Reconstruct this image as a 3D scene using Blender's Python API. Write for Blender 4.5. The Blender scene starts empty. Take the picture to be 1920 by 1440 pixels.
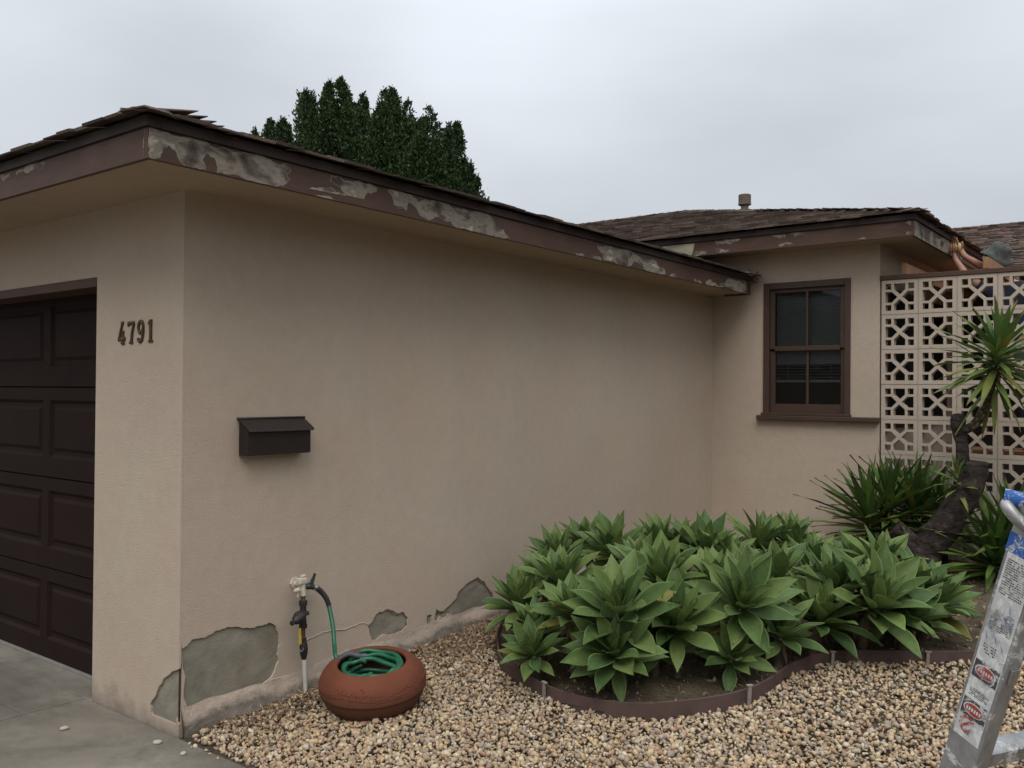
import bpy, bmesh, math, random
import numpy as np
from mathutils import Vector, Matrix, noise
from mathutils.geometry import tessellate_polygon
R = math.radians
random.seed(7); rng = np.random.default_rng(7)
sc = bpy.context.scene
# ------------------------------------------------------------------ camera
cam_d = bpy.data.cameras.new("camera"); cam = bpy.data.objects.new("camera", cam_d)
sc.collection.objects.link(cam); sc.camera = cam
yaw, pitch, roll = 0.6585, 0.0095, 0.0082
fw = Vector((-math.sin(yaw)*math.cos(pitch), math.cos(yaw)*math.cos(pitch), math.sin(pitch)))
rt = Vector((math.cos(yaw), math.sin(yaw), 0)); up = rt.cross(fw)
r2 = rt*math.cos(roll)+up*math.sin(roll); u2 = -rt*math.sin(roll)+up*math.cos(roll)
M = Matrix((r2, u2, -fw)).transposed().to_4x4(); M.translation = Vector((3.8611, -2.4245, 1.6456))
cam.matrix_world = M
cam_d.sensor_width = 36; cam_d.lens = 36*1684/1920; cam_d.clip_end = 500; cam_d.clip_start = 0.05
# ------------------------------------------------------------------ sky and light
SUN_EL, SUN_AZ = R(52), R(147)          # azimuth clockwise from +Y
w = bpy.data.worlds.new("World"); sc.world = w; w.use_nodes = True
nt = w.node_tree; nt.nodes.clear(); N = nt.nodes; K = nt.links
out = N.new('ShaderNodeOutputWorld'); bg = N.new('ShaderNodeBackground'); K.new(bg.outputs[0], out.inputs[0])
sky = N.new('ShaderNodeTexSky'); sky.sky_type = 'NISHITA'; sky.sun_disc = False
sky.sun_elevation = SUN_EL; sky.sun_rotation = SUN_AZ
tc = N.new('ShaderNodeTexCoord'); sep = N.new('ShaderNodeSeparateXYZ'); K.new(tc.outputs['Generated'], sep.inputs[0])
def wmath(op, a, b=None, c=None):
    m = N.new('ShaderNodeMath'); m.operation = op
    for i, v in enumerate((a, b, c)):
        if v is None: continue
        if isinstance(v, (int, float)): m.inputs[i].default_value = v
        else: K.new(v, m.inputs[i])
    return m.outputs[0]
mp = N.new('ShaderNodeMapping'); mp.inputs['Scale'].default_value = (1.0, 1.0, 2.6); K.new(tc.outputs['Generated'], mp.inputs[0])
nz = N.new('ShaderNodeTexNoise'); nz.inputs['Scale'].default_value = 2.3; nz.inputs['Detail'].default_value = 4; nz.inputs['Roughness'].default_value = .45
K.new(mp.outputs[0], nz.inputs['Vector'])
elev = wmath('MAXIMUM', sep.outputs[2], 0.0)
lum = wmath('MULTIPLY_ADD', wmath('POWER', elev, 1.6), 13.0, 5.7)            # an overcast dome: the zenith is brighter than the horizon
cl = wmath('MULTIPLY_ADD', nz.outputs[0], .62, .665)
# thin place in the cloud
dot = N.new('ShaderNodeVectorMath'); dot.operation = 'DOT_PRODUCT'; K.new(tc.outputs['Generated'], dot.inputs[0])
dot.inputs[1].default_value = Vector((-.60, .74, .31)).normalized()
th = wmath('POWER', wmath('MAXIMUM', dot.outputs['Value'], 0.0), 60.0)
cl2 = wmath('MULTIPLY_ADD', th, .17, cl)
lum2 = wmath('MULTIPLY', lum, cl2)
col = N.new('ShaderNodeVectorMath'); col.operation = 'SCALE'; col.inputs[0].default_value = (.92, .975, 1.045); K.new(lum2, col.inputs['Scale'])
mx = N.new('ShaderNodeMix'); mx.data_type = 'RGBA'; mx.inputs[0].default_value = .94
K.new(sky.outputs[0], mx.inputs[6]); K.new(col.outputs[0], mx.inputs[7]); K.new(mx.outputs[2], bg.inputs[0])
bg.inputs[1].default_value = 0.10
sd = bpy.data.lights.new("sun", 'SUN'); sd.energy = 1.55; sd.angle = R(40); sd.color = (1, .97, .93)
so = bpy.data.objects.new("sun", sd); sc.collection.objects.link(so)
sdir = Vector((math.sin(SUN_AZ)*math.cos(SUN_EL), math.cos(SUN_AZ)*math.cos(SUN_EL), math.sin(SUN_EL)))
so.rotation_euler = sdir.to_track_quat('Z', 'Y').to_euler()
sc.view_settings.view_transform = 'Standard'; sc.view_settings.look = 'None'
sc.view_settings.exposure = 0.0; sc.view_settings.gamma = 1.0
# ------------------------------------------------------------------ traced outlines of the peeled places, in metres on their planes
FS = [[[-0.447,2.71],[-0.371,2.71],[-0.288,2.712],[-0.175,2.708],[-0.077,2.703],[0.038,2.706],[0.152,2.708],[0.259,2.711],[0.268,2.68],[0.24,2.658],[0.26,2.639],[0.244,2.62],[0.138,2.595],[0.04,2.593],[-0.132,2.591],[-0.14,2.656],[-0.178,2.669],[-0.204,2.636],[-0.187,2.595],[-0.3,2.598],[-0.329,2.647],[-0.361,2.661],[-0.386,2.646],[-0.398,2.604],[-0.445,2.594]],[[0.517,2.707],[0.672,2.708],[0.822,2.701],[0.819,2.686],[0.759,2.668],[0.725,2.626],[0.731,2.591],[0.528,2.591],[0.376,2.591],[0.38,2.616],[0.545,2.629],[0.613,2.624],[0.572,2.661],[0.509,2.68]],[[0.901,2.703],[1.052,2.708],[1.216,2.699],[1.401,2.699],[1.572,2.698],[1.785,2.701],[1.806,2.645],[1.951,2.594],[1.889,2.591],[1.637,2.587],[1.45,2.591],[1.217,2.595],[1.15,2.611],[1.128,2.627],[1.095,2.655],[1.058,2.671],[1.042,2.624],[0.979,2.621],[0.943,2.637],[0.937,2.676]],[[2.952,2.695],[3.177,2.694],[3.498,2.694],[3.669,2.673],[3.81,2.681],[3.837,2.654],[3.883,2.628],[3.938,2.648],[3.966,2.598],[3.67,2.578],[3.273,2.579],[3.049,2.593],[3.026,2.634]],[[4.687,2.61],[4.83,2.62],[5.034,2.631],[5.174,2.685],[5.545,2.688],[5.521,2.576],[4.943,2.582],[4.698,2.587]],[[4.475,2.616],[4.569,2.612],[4.623,2.584],[4.497,2.581]],[[4.032,2.592],[4.146,2.6],[4.146,2.582],[4.051,2.58]],[[2.823,2.593],[2.895,2.606],[3.012,2.604],[3.019,2.592],[2.852,2.585]],[[2.684,2.602],[2.781,2.607],[2.788,2.592],[2.684,2.587]]]
FF = [[[-0.73,2.694],[-0.437,2.702],[-0.454,2.684],[-0.617,2.682],[-0.72,2.686]],[[0.441,2.697],[0.456,2.709],[0.459,2.592],[0.429,2.601]],[[-0.907,2.715],[-0.788,2.711],[-0.788,2.698],[-0.907,2.701]]]
HF = [[[0.188,3.093],[0.253,3.087],[0.435,3.091],[0.402,3.073],[0.269,3.065],[0.194,3.056]],[[0.194,3.017],[0.328,2.997],[0.303,2.984],[0.199,2.985]],[[0.738,3.092],[0.801,3.09],[0.862,3.084],[0.855,3.062],[0.77,3.078]],[[0.908,3.094],[1.081,3.091],[1.044,3.058],[0.954,3.059],[0.916,3.078]],[[0.801,2.989],[0.878,3.017],[0.932,2.987],[0.817,2.983]],[[1.498,2.991],[1.594,2.988],[1.588,2.979],[1.498,2.984]],[[1.875,3.085],[1.94,3.089],[1.94,3.064],[1.908,3.065]],[[1.895,3.007],[1.94,3.009],[1.94,2.984],[1.888,2.984]],[[-0.038,3.014],[0.1,3.01],[0.092,2.987],[-0.056,2.988]]]
HS = [[[5.446,3.076],[5.881,3.1],[6.307,3.075],[6.569,3.035],[6.438,2.974],[6.001,2.98],[5.447,2.987]]]
PRIMER = [[-0.62,3.095],[-0.026,3.092],[-0.07,2.921],[-0.439,2.899]]
P1 = [[0.011,0.411],[0.043,0.42],[0.066,0.444],[0.115,0.442],[0.164,0.448],[0.201,0.462],[0.265,0.465],[0.303,0.459],[0.35,0.442],[0.403,0.432],[0.471,0.43],[0.527,0.433],[0.563,0.408],[0.581,0.361],[0.581,0.221],[0.559,0.18],[0.524,0.142],[0.462,0.1],[0.421,0.096],[0.377,0.119],[0.354,0.1],[0.269,0.094],[0.206,0.084],[0.156,0.073],[0.11,0.091],[0.077,0.06],[0.042,0.043]]
P1F = [[-0.023,0.309],[-0.07,0.289],[-0.127,0.251],[-0.175,0.204],[-0.203,0.149],[-0.247,0.102],[-0.241,0.059],[-0.191,0.038],[-0.161,0.018],[-0.074,0.035],[-0.018,0.051]]
P2 = [[1.302,0.346],[1.335,0.342],[1.363,0.349],[1.401,0.336],[1.443,0.31],[1.507,0.307],[1.546,0.266],[1.543,0.218],[1.504,0.196],[1.394,0.194],[1.28,0.186],[1.248,0.189],[1.228,0.234],[1.215,0.278],[1.254,0.305]]
P3 = [[1.931,0.272],[2.009,0.333],[2.088,0.379],[2.17,0.399],[2.222,0.401],[2.286,0.36],[2.351,0.288],[2.384,0.235],[2.342,0.181],[2.257,0.123],[2.153,0.133],[2.031,0.15],[1.962,0.17],[1.952,0.207],[1.913,0.221],[1.875,0.197],[1.837,0.217],[1.809,0.19],[1.785,0.208],[1.803,0.27],[1.865,0.243]]
P4 = [[1.716,0.246],[1.762,0.237],[1.758,0.2],[1.735,0.167],[1.716,0.196]]
AG = [[1.51,1.427,0.324,0.252,0.26],[1.019,1.445,0.265,0.176,0.2],[0.637,1.838,0.383,0.206,0.3],[1.146,1.634,0.454,0.196,0.38],[1.437,1.634,0.494,0.278,0.42],[1.431,2.106,0.595,0.246,0.5],[0.812,2.029,0.511,0.224,0.42],[0.818,2.597,0.617,0.201,0.5],[0.5,2.42,0.559,0.182,0.45],[1.614,1.935,0.407,0.251,0.32],[1.862,2.212,0.5,0.267,0.4],[1.271,2.997,0.615,0.209,0.48],[1.357,3.699,0.586,0.208,0.42],[1.531,3.853,0.593,0.197,0.42],[1.933,2.016,0.261,0.208,0.17],[2.14,2.584,0.376,0.232,0.26],[2.141,2.898,0.51,0.243,0.38],[2.393,2.682,0.451,0.307,0.33],[2.243,3.45,0.575,0.207,0.42],[2.444,3.397,0.453,0.233,0.3],[2.563,3.34,0.4,0.228,0.25],[1.505,1.884,0.305,0.207,0.22],[1.578,2.486,0.532,0.194,0.42],[1.814,2.872,0.549,0.2,0.42],[1.163,2.337,0.605,0.193,0.5],[0.448,2.851,0.588,0.186,0.46],[0.943,2.975,0.634,0.18,0.5],[1.108,3.039,0.637,0.164,0.5],[1.436,2.985,0.584,0.171,0.45],[1.807,3.448,0.535,0.192,0.38],[1.862,2.668,0.37,0.187,0.25],[1.625,2.316,0.354,0.188,0.25],[1.995,3.727,0.518,0.178,0.35],[0.514,2.223,0.48,0.17,0.38],[1.148,1.776,0.28,0.177,0.2],[2.223,2.881,0.31,0.185,0.18],[2.401,3.211,0.304,0.19,0.16]]

L = 5.797; W = 1.585; HS = 2.61
def gz(x, y):                                        # the yard rises gently away from the drive
    return 0.045*max(0.0, y)
# ------------------------------------------------------------------ helpers
def link(o, parent=None):
    sc.collection.objects.link(o)
    if parent is not None: o.parent = parent
    return o
def mesh(name, verts, faces, mats, parent=None, midx=None, smooth=False):
    me = bpy.data.meshes.new(name)
    if isinstance(verts, np.ndarray) and isinstance(faces, np.ndarray):
        me.vertices.add(len(verts)); me.vertices.foreach_set('co', verts.astype(np.float32).ravel())
        n, k = faces.shape
        me.loops.add(n*k); me.loops.foreach_set('vertex_index', faces.astype(np.int32).ravel())
        me.polygons.add(n); me.polygons.foreach_set('loop_start', np.arange(0, n*k, k, dtype=np.int32))
        try: me.polygons.foreach_set('loop_total', np.full(n, k, dtype=np.int32))
        except Exception: pass
        me.update(calc_edges=True)
    else:
        me.from_pydata([tuple(v) for v in verts], [], faces)
    if not isinstance(mats, (list, tuple)): mats = [mats]
    for m in mats: me.materials.append(m)
    if midx is not None: me.polygons.foreach_set('material_index', midx)
    if smooth: me.polygons.foreach_set('use_smooth', [True]*len(me.polygons))
    me.update(); me.validate()
    return link(bpy.data.objects.new(name, me), parent)
def tag(o, label=None, cat=None, group=None, kind=None):
    if label: o['label'] = label
    if cat: o['category'] = cat
    if group: o['group'] = group
    if kind: o['kind'] = kind
    return o
def empty(name, loc=(0, 0, 0), rz=0, parent=None):
    o = bpy.data.objects.new(name, None); o.empty_display_size = .1; link(o, parent); o.location = loc; o.rotation_euler = (0, 0, rz); return o
class MB:
    def __init__(s): s.v = []; s.f = []; s.m = []
    def add(s, vs, fs, m=0):
        b = len(s.v); s.v += [tuple(v) for v in vs]; s.f += [tuple(b+i for i in f) for f in fs]; s.m += [m]*len(fs)
    def box(s, lo, hi, m=0, mat=None):
        x0, y0, z0 = lo; x1, y1, z1 = hi
        vs = [Vector(p) for p in ((x0,y0,z0),(x1,y0,z0),(x1,y1,z0),(x0,y1,z0),(x0,y0,z1),(x1,y0,z1),(x1,y1,z1),(x0,y1,z1))]
        if mat: vs = [mat @ v for v in vs]
        s.add(vs, [(0,3,2,1),(4,5,6,7),(0,1,5,4),(1,2,6,5),(2,3,7,6),(3,0,4,7)], m)
    def bbox(s, lo, hi, b=.004, m=0, mat=None):       # bevelled box
        bm = bmesh.new(); bmesh.ops.create_cube(bm, size=1)
        for v in bm.verts: v.co = Vector([(lo[i]+hi[i])/2+v.co[i]*(hi[i]-lo[i]) for i in range(3)])
        bmesh.ops.bevel(bm, geom=bm.edges[:], offset=b, segments=2, profile=.6, affect='EDGES')
        bm.verts.index_update()
        s.add([(mat @ v.co if mat else v.co.copy()) for v in bm.verts], [tuple(v.index for v in f.verts) for f in bm.faces], m); bm.free()
    def tube(s, pts, rad, n=12, m=0, cap=True, seed=None, wob=0):
        pts = [Vector(p) for p in pts]; k = len(pts)
        rads = rad if isinstance(rad, (list, tuple)) else [rad]*k
        prev = None; b = len(s.v); vs = []
        for i, p in enumerate(pts):
            t = (pts[min(i+1, k-1)]-pts[max(i-1, 0)]).normalized()
            if prev is None:
                a = Vector((0, 0, 1)) if abs(t.z) < .9 else Vector((1, 0, 0)); nrm = t.cross(a).normalized()
            else:
                nrm = (prev-t*prev.dot(t)).normalized()
            prev = nrm; bi = t.cross(nrm)
            for j in range(n):
                a = 2*math.pi*j/n; rr = rads[i]
                if wob: rr *= 1+wob*noise.noise(Vector((p.x*9+math.cos(a)*1.3, p.y*9+math.sin(a)*1.3, p.z*9+(seed or 0))))
                vs.append(p+(nrm*math.cos(a)+bi*math.sin(a))*rr)
        fs = [(i*n+j, i*n+(j+1) % n, (i+1)*n+(j+1) % n, (i+1)*n+j) for i in range(k-1) for j in range(n)]
        if cap: fs += [tuple(range(n-1, -1, -1)), tuple((k-1)*n+j for j in range(n))]
        s.add(vs, fs, m)
    def cyl(s, a, b, r, n=16, m=0, r2=None): s.tube([a, b], [r, r if r2 is None else r2], n, m)
    def lathe(s, prof, n=48, m=0, mat=None, close=False):
        vs = [Vector((r*math.cos(2*math.pi*j/n), r*math.sin(2*math.pi*j/n), z)) for r, z in prof for j in range(n)]
        if mat: vs = [mat @ v for v in vs]
        k = len(prof)
        s.add(vs, [(i*n+j, i*n+(j+1) % n, (i+1)*n+(j+1) % n, (i+1)*n+j) for i in range(k-1) for j in range(n)], m)
    def plate(s, outer, holes, org, U, V, t, m=0, mside=None, back=True):
        """front face of `outer` minus `holes` on the plane org+u*U+v*V, thickness t backwards"""
        org, U, V = Vector(org), Vector(U), Vector(V); Nn = U.cross(V).normalized()
        loops = [list(outer)]+[list(h) for h in holes]
        flat = [p for lp in loops for p in lp]
        tri = tessellate_polygon([[Vector((p[0], p[1], 0)) for p in lp] for lp in loops])
        fr = [org+U*p[0]+V*p[1] for p in flat]; bk = [q-Nn*t for q in fr]; n = len(fr)
        f1 = []
        for a, b, c in tri:
            ar = (flat[b][0]-flat[a][0])*(flat[c][1]-flat[a][1])-(flat[b][1]-flat[a][1])*(flat[c][0]-flat[a][0])
            if abs(ar) < 1e-12: continue
            f1.append((a, b, c) if ar > 0 else (a, c, b))
        s.add(fr+(bk if t else []), f1, m)
        base = len(s.v)-len(fr)-(len(bk) if t else 0)
        if not t: return
        if back:
            s.f += [tuple(base+n+i for i in reversed(f)) for f in f1]; s.m += [m]*len(f1)
        k = 0
        for lp in loops:
            q = len(lp)
            for i in range(q):
                a, b = k+i, k+(i+1) % q
                s.f.append((base+a, base+n+a, base+n+b, base+b)); s.m.append(m if mside is None else mside)
            k += q
    def build(s, name, mats, parent=None, smooth=False):
        return mesh(name, s.v, s.f, mats, parent, s.m, smooth)
def autosmooth(o, ang=35):
    me = o.data; me.polygons.foreach_set('use_smooth', [True]*len(me.polygons))
    bm = bmesh.new(); bm.from_mesh(me)
    for e in bm.edges:
        if len(e.link_faces) != 2 or e.calc_face_angle(0) > R(ang): e.smooth = False
    bm.to_mesh(me); bm.free(); return o
def jag(poly, amp=.18, it=3, seed=0):
    rr = random.Random(seed); p = [Vector(q) for q in poly]
    for _ in range(it):
        q = []
        for i in range(len(p)):
            a, b = p[i], p[(i+1) % len(p)]; d = b-a
            mid = (a+b)/2+Vector((-d.y, d.x))*rr.uniform(-amp, amp) if d.length > .004 else None
            q.append(a)
            if mid: q.append(mid)
        p = q
    return [tuple(v) for v in p]
def clampp(poly, u0, u1, v0, v1): return [(min(max(a, u0), u1), min(max(b, v0), v1)) for a, b in poly]
# ------------------------------------------------------------------ materials
class Mat:
    def __init__(s, name, col=(.5, .5, .5), rough=.8, metal=0, spec=.5):
        s.m = bpy.data.materials.new(name); s.m.use_nodes = True; s.n = s.m.node_tree.nodes; s.k = s.m.node_tree.links
        s.b = s.n['Principled BSDF']; s.b.inputs['Base Color'].default_value = (*col, 1); s.b.inputs['Roughness'].default_value = rough
        s.b.inputs['Metallic'].default_value = metal; s.b.inputs['Specular IOR Level'].default_value = spec; s.c = None
        s.pos = s.n.new('ShaderNodeTexCoord').outputs['Object']
    def col(s, c): return (*c, 1)
    def map(s, scale=(1, 1, 1)):
        m = s.n.new('ShaderNodeMapping'); m.inputs['Scale'].default_value = scale; s.k.new(s.pos, m.inputs[0]); return m.outputs[0]
    def noise(s, scale, detail=4, rough=.55, vec=None, dist=0):
        t = s.n.new('ShaderNodeTexNoise'); t.inputs['Scale'].default_value = scale; t.inputs['Detail'].default_value = detail
        t.inputs['Roughness'].default_value = rough; t.inputs['Distortion'].default_value = dist; s.k.new(vec or s.pos, t.inputs['Vector']); return t.outputs[0]
    def voro(s, scale, vec=None, out='Distance', feat='F1'):
        t = s.n.new('ShaderNodeTexVoronoi'); t.feature = feat; t.inputs['Scale'].default_value = scale; s.k.new(vec or s.pos, t.inputs['Vector']); return t.outputs[out]
    def wave(s, scale, vec=None, dist=2, d='X', detail=2):
        t = s.n.new('ShaderNodeTexWave'); t.bands_direction = d; t.inputs['Scale'].default_value = scale; t.inputs['Distortion'].default_value = dist
        t.inputs['Detail'].default_value = detail; s.k.new(vec or s.pos, t.inputs['Vector']); return t.outputs['Fac']
    def ramp(s, f, stops):
        r = s.n.new('ShaderNodeValToRGB'); e = r.color_ramp.elements
        while len(e) < len(stops): e.new(.5)
        for i, (p, c) in enumerate(stops):
            e[i].position = p; e[i].color = (*c, 1) if hasattr(c, '__len__') else (c, c, c, 1)
        s.k.new(f, r.inputs[0]); return r.outputs[0]
    def hard(s, c): c.node.color_ramp.interpolation = 'CONSTANT'; return c
    def mix(s, f, a, b, typ='MIX'):
        m = s.n.new('ShaderNodeMix'); m.data_type = 'RGBA'; m.blend_type = typ
        for i, v in ((0, f), (6, a), (7, b)):
            if isinstance(v, (int, float)): m.inputs[i].default_value = v if i == 0 else (v, v, v, 1)
            elif isinstance(v, tuple): m.inputs[i].default_value = (*v, 1)
            else: s.k.new(v, m.inputs[i])
        return m.outputs[2]
    def math(s, op, a, b=0.0, c=0.0):
        m = s.n.new('ShaderNodeMath'); m.operation = op
        for i, v in enumerate((a, b, c)):
            if isinstance(v, (int, float)): m.inputs[i].default_value = v
            else: s.k.new(v, m.inputs[i])
        return m.outputs[0]
    def base(s, c): s.k.new(c, s.b.inputs['Base Color']); return s
    def rough(s, c): s.k.new(c, s.b.inputs['Roughness']); return s
    def bump(s, h, st=.5, dist=.01):
        b = s.n.new('ShaderNodeBump'); b.inputs['Strength'].default_value = st; b.inputs['Distance'].default_value = dist; s.k.new(h, b.inputs['Height'])
        if s.c: s.k.new(s.c, b.inputs['Normal'])
        s.c = b.outputs[0]; s.k.new(s.c, s.b.inputs['Normal']); return s
    def island(s): return s.n.new('ShaderNodeNewGeometry').outputs['Random Per Island']
    def sepz(s, ax=2):
        q = s.n.new('ShaderNodeSeparateXYZ'); s.k.new(s.pos, q.inputs[0]); return q.outputs[ax]
    def attr(s, name, out='Fac'):
        a = s.n.new('ShaderNodeAttribute'); a.attribute_name = name; return a.outputs[out]

def stucco(name, c, dirt=0.0):
    m = Mat(name, c, .93, spec=.2)
    big = m.ramp(m.noise(.9, 5, .6), [(.3, .93), (.7, 1.05)]); sm = m.ramp(m.noise(14, 5, .6), [(.25, .95), (.75, 1.04)])
    cc = m.mix(1.0, m.mix(1.0, c, big, 'MULTIPLY'), sm, 'MULTIPLY')
    spk = m.ramp(m.voro(38), [(.02, .78), (.06, 1.0)]); cc = m.mix(.5, cc, m.mix(1.0, cc, spk, 'MULTIPLY'))
    tint = m.ramp(m.noise(1.7, 3, .5), [(.35, (1.02, .99, .985)), (.65, (.985, 1.005, 1.0))]); cc = m.mix(1.0, cc, tint, 'MULTIPLY')
    if dirt:                                           # splash-back grime on the lowest few centimetres
        z = m.math('ADD', m.sepz(), m.math('MULTIPLY', m.noise(4.5, 6, .65), -.38))
        d = m.ramp(m.math('MULTIPLY_ADD', z, 4.0, .88), [(0.0, 1.0), (.55, .0)])
        cc = m.mix(m.math('MULTIPLY', d, dirt), cc, (.15, .125, .10))
    m.base(cc); gr = m.ramp(m.noise(130, 3, .7), [(.3, .93), (.7, 1.05)]); m.base(m.mix(1.0, cc, gr, 'MULTIPLY')); m.bump(m.noise(190, 3, .75), .85, .005); m.bump(m.noise(70, 4, .6), .30, .006); m.bump(m.noise(4, 4, .5), .10, .03)
    return m.m
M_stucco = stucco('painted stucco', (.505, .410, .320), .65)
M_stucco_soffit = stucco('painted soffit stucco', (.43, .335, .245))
M_foot = stucco('footing stucco', (.47, .385, .325), 0)
def mk():
    m = Mat('grimy footing', rough=.95, spec=.15)
    g = m.ramp(m.noise(6, 6, .7, m.map((1, .5, 2))), [(.40, 0.0), (.56, 1.0)])
    h = m.ramp(m.math('ADD', m.math('SUBTRACT', m.sepz(), m.math('MULTIPLY', m.sepz(1), .045)), m.math('MULTIPLY_ADD', m.noise(5, 6, .7, m.map((1, .7, 1))), -.16, .08)), [(.045, 1.0), (.085, 0.0)])
    f = m.math('MAXIMUM', m.math('MULTIPLY', g, .42), m.math('MULTIPLY', h, .92))
    m.base(m.mix(f, (.42, .335, .265), m.ramp(m.noise(30, 4), [(.3, (.09, .075, .06)), (.7, (.17, .145, .12))])))
    m.bump(m.noise(60, 5, .7), .7, .01); m.bump(m.noise(9, 5, .6), .6, .03); return m.m
M_footing = mk()
def mk():
    m = Mat('bare concrete under stucco', rough=.95, spec=.15)
    n = m.noise(5, 8, .62, m.map((1, 1, 1.6)), .2)
    c = m.ramp(n, [(.3, (.17, .153, .118)), (.5, (.245, .225, .175)), (.7, (.305, .282, .225))])
    b = m.ramp(m.noise(2.2, 5, .6), [(.52, 0.0), (.66, 1.0)]); c = m.mix(m.math('MULTIPLY', b, .55), c, (.205, .165, .12))
    m.base(c); m.bump(m.noise(90, 5, .7), .5, .005); m.bump(m.noise(6, 4, .5, m.map((1, .8, 1.3)), .2), .5, .03); return m.m
M_conc = mk()
def mk():
    m = Mat('brown trim paint', rough=.62, spec=.35)
    c = m.ramp(m.noise(6, 6, .6, m.map((1, 1, 5))), [(.3, (.064, .033, .022)), (.7, (.088, .046, .030))])
    d = m.ramp(m.noise(2.1, 6, .7), [(.58, 0.0), (.75, 1.0)]); m.base(m.mix(m.math('MULTIPLY', d, .35), c, (.12, .072, .05)))
    m.bump(m.noise(40, 5, .6, m.map((.4, .4, 4))), .3, .004); return m.m
M_brown = mk()
def mk():
    m = Mat('dark brown trim paint', rough=.6, spec=.35)
    m.base(m.ramp(m.noise(6, 6, .6, m.map((1, 1, 5))), [(.3, (.026, .015, .011)), (.7, (.040, .022, .016))])); m.bump(m.noise(40, 4), .3, .004); return m.m
M_brown2 = mk()
def mk():
    m = Mat('weathered bare wood', rough=.9, spec=.2)
    n = m.noise(6.5, 5, .55, m.map((1.0, 1.0, 1.7)), .35)
    c = m.ramp(n, [(.34, (.065, .052, .044)), (.44, (.14, .115, .095)), (.52, (.27, .235, .185)), (.60, (.20, .17, .14)), (.70, (.50, .455, .35))])
    g = m.ramp(m.noise(30, 5, .6, m.map((.2, .2, 6))), [(.3, .84), (.7, 1.08)])
    m.base(m.mix(1.0, c, g, 'MULTIPLY')); m.bump(m.noise(30, 5, .6, m.map((.2, .2, 6))), .3, .002); return m.m
M_wood = mk()
def mk():
    m = Mat('chalky paint edge', (.46, .42, .34), .9); m.base(m.ramp(m.noise(16, 5), [(.40, (.13, .10, .08)), (.62, (.44, .40, .32))])); return m.m
M_edge = mk()
def mk():
    m = Mat('bare plywood patch', rough=.85, spec=.2)
    m.base(m.ramp(m.noise(9, 5, .6, m.map((.6, 1, 2)), 1.5), [(.3, (.27, .235, .165)), (.7, (.40, .36, .265))])); return m.m
M_primer = mk()
def mk(name, c0, c1):
    m = Mat(name, rough=.92, spec=.2)
    r = m.island(); c = m.ramp(r, [(0, c0), (.5, tuple((a+b)/2 for a, b in zip(c0, c1))), (.85, c1), (1, tuple(v*1.5 for v in c1))])
    g = m.ramp(m.noise(22, 5, .6, m.map((4, .8, 1))), [(.3, .65), (.7, 1.2)]); m.base(m.mix(1.0, c, g, 'MULTIPLY'))
    m.bump(m.noise(30, 4, .6, m.map((5, .6, 1))), .6, .006); return m.m
M_shake = mk('weathered roof shake', (.050, .036, .029), (.145, .105, .083))
M_shake2 = mk('red brown roof shake', (.055, .038, .030), (.155, .105, .080))
def mk():
    m = Mat('garage door paint', rough=.75, spec=.15)
    m.base(m.ramp(m.noise(5, 4), [(.3, (.0125, .0055, .004)), (.7, (.018, .0078, .0058))])); m.bump(m.noise(60, 4, .6, m.map((.5, .5, 5))), .12, .003); return m.m
M_door = mk()
def mk():
    m = Mat('drive concrete', rough=.9, spec=.25)
    n = m.noise(1.1, 7, .62, m.map((1, 1.6, 1)), .6)
    c = m.ramp(n, [(.3, (.110, .096, .076)), (.5, (.180, .159, .127)), (.72, (.275, .245, .20))])
    s = m.ramp(m.noise(2.6, 6, .75), [(.47, 0.0), (.66, 1.0)]); c = m.mix(m.math('MULTIPLY', s, .5), c, (.075, .066, .052))
    f = m.ramp(m.noise(160, 3, .7), [(.3, .86), (.7, 1.1)]); c = m.mix(1.0, c, f, 'MULTIPLY')
    m.base(c); m.bump(m.noise(190, 3, .7), .4, .003); m.bump(m.noise(8, 5, .6), .3, .01); return m.m
M_drive = mk()
def mk():
    m = Mat('garden soil', rough=.98, spec=.1)
    n = m.noise(2.2, 7, .65); c = m.ramp(n, [(.35, (.062, .048, .034)), (.5, (.125, .098, .066)), (.68, (.21, .172, .115))])
    f = m.ramp(m.noise(70, 5, .75), [(.3, .55), (.7, 1.35)]); m.base(m.mix(1.0, c, f, 'MULTIPLY'))
    m.bump(m.noise(70, 6, .75), 1.0, .02); m.bump(m.noise(12, 5, .6), .7, .04); return m.m
M_soil = mk()
def mk():
    m = Mat('gravel stone', rough=.85, spec=.3)
    r = m.island()
    c = m.ramp(r, [(0, (0.301, 0.181, 0.086)), (.12, (0.452, 0.308, 0.158)), (.24, (0.276, 0.173, 0.094)), (.36, (0.518, 0.400, 0.246)), (.46, (0.368, 0.193, 0.108)), (.56, (0.435, 0.323, 0.202)),
                   (.66, (0.536, 0.362, 0.166)), (.74, (0.209, 0.143, 0.090)), (.82, (0.351, 0.285, 0.216)), (.90, (0.602, 0.493, 0.347)), (.96, (0.259, 0.227, 0.194)), (1, (0.468, 0.293, 0.158))])
    c = m.mix(.7, m.mix(.12, c, (.30, .28, .25)), m.hard(c)) if False else m.hard(c); c = m.mix(.24, c, (.58, .51, .40))
    g = m.ramp(m.noise(50, 4, .6), [(.3, .74), (.7, 1.14)]); m.base(m.mix(1.0, c, g, 'MULTIPLY')); m.bump(m.noise(160, 3, .6), .4, .003); return m.m
M_gravel = mk()
M_litter = Mat('dry leaf litter', (.2, .12, .06), .9); M_litter.base(M_litter.ramp(M_litter.island(), [(0, (.09, .055, .035)), (.6, (.21, .135, .08)), (1, (.38, .29, .18))])); M_litter = M_litter.m
M_white_stone = Mat('pale pebble', (.40, .36, .29), .85); M_white_stone.bump(M_white_stone.noise(60), .4, .003); M_white_stone = M_white_stone.m
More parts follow.
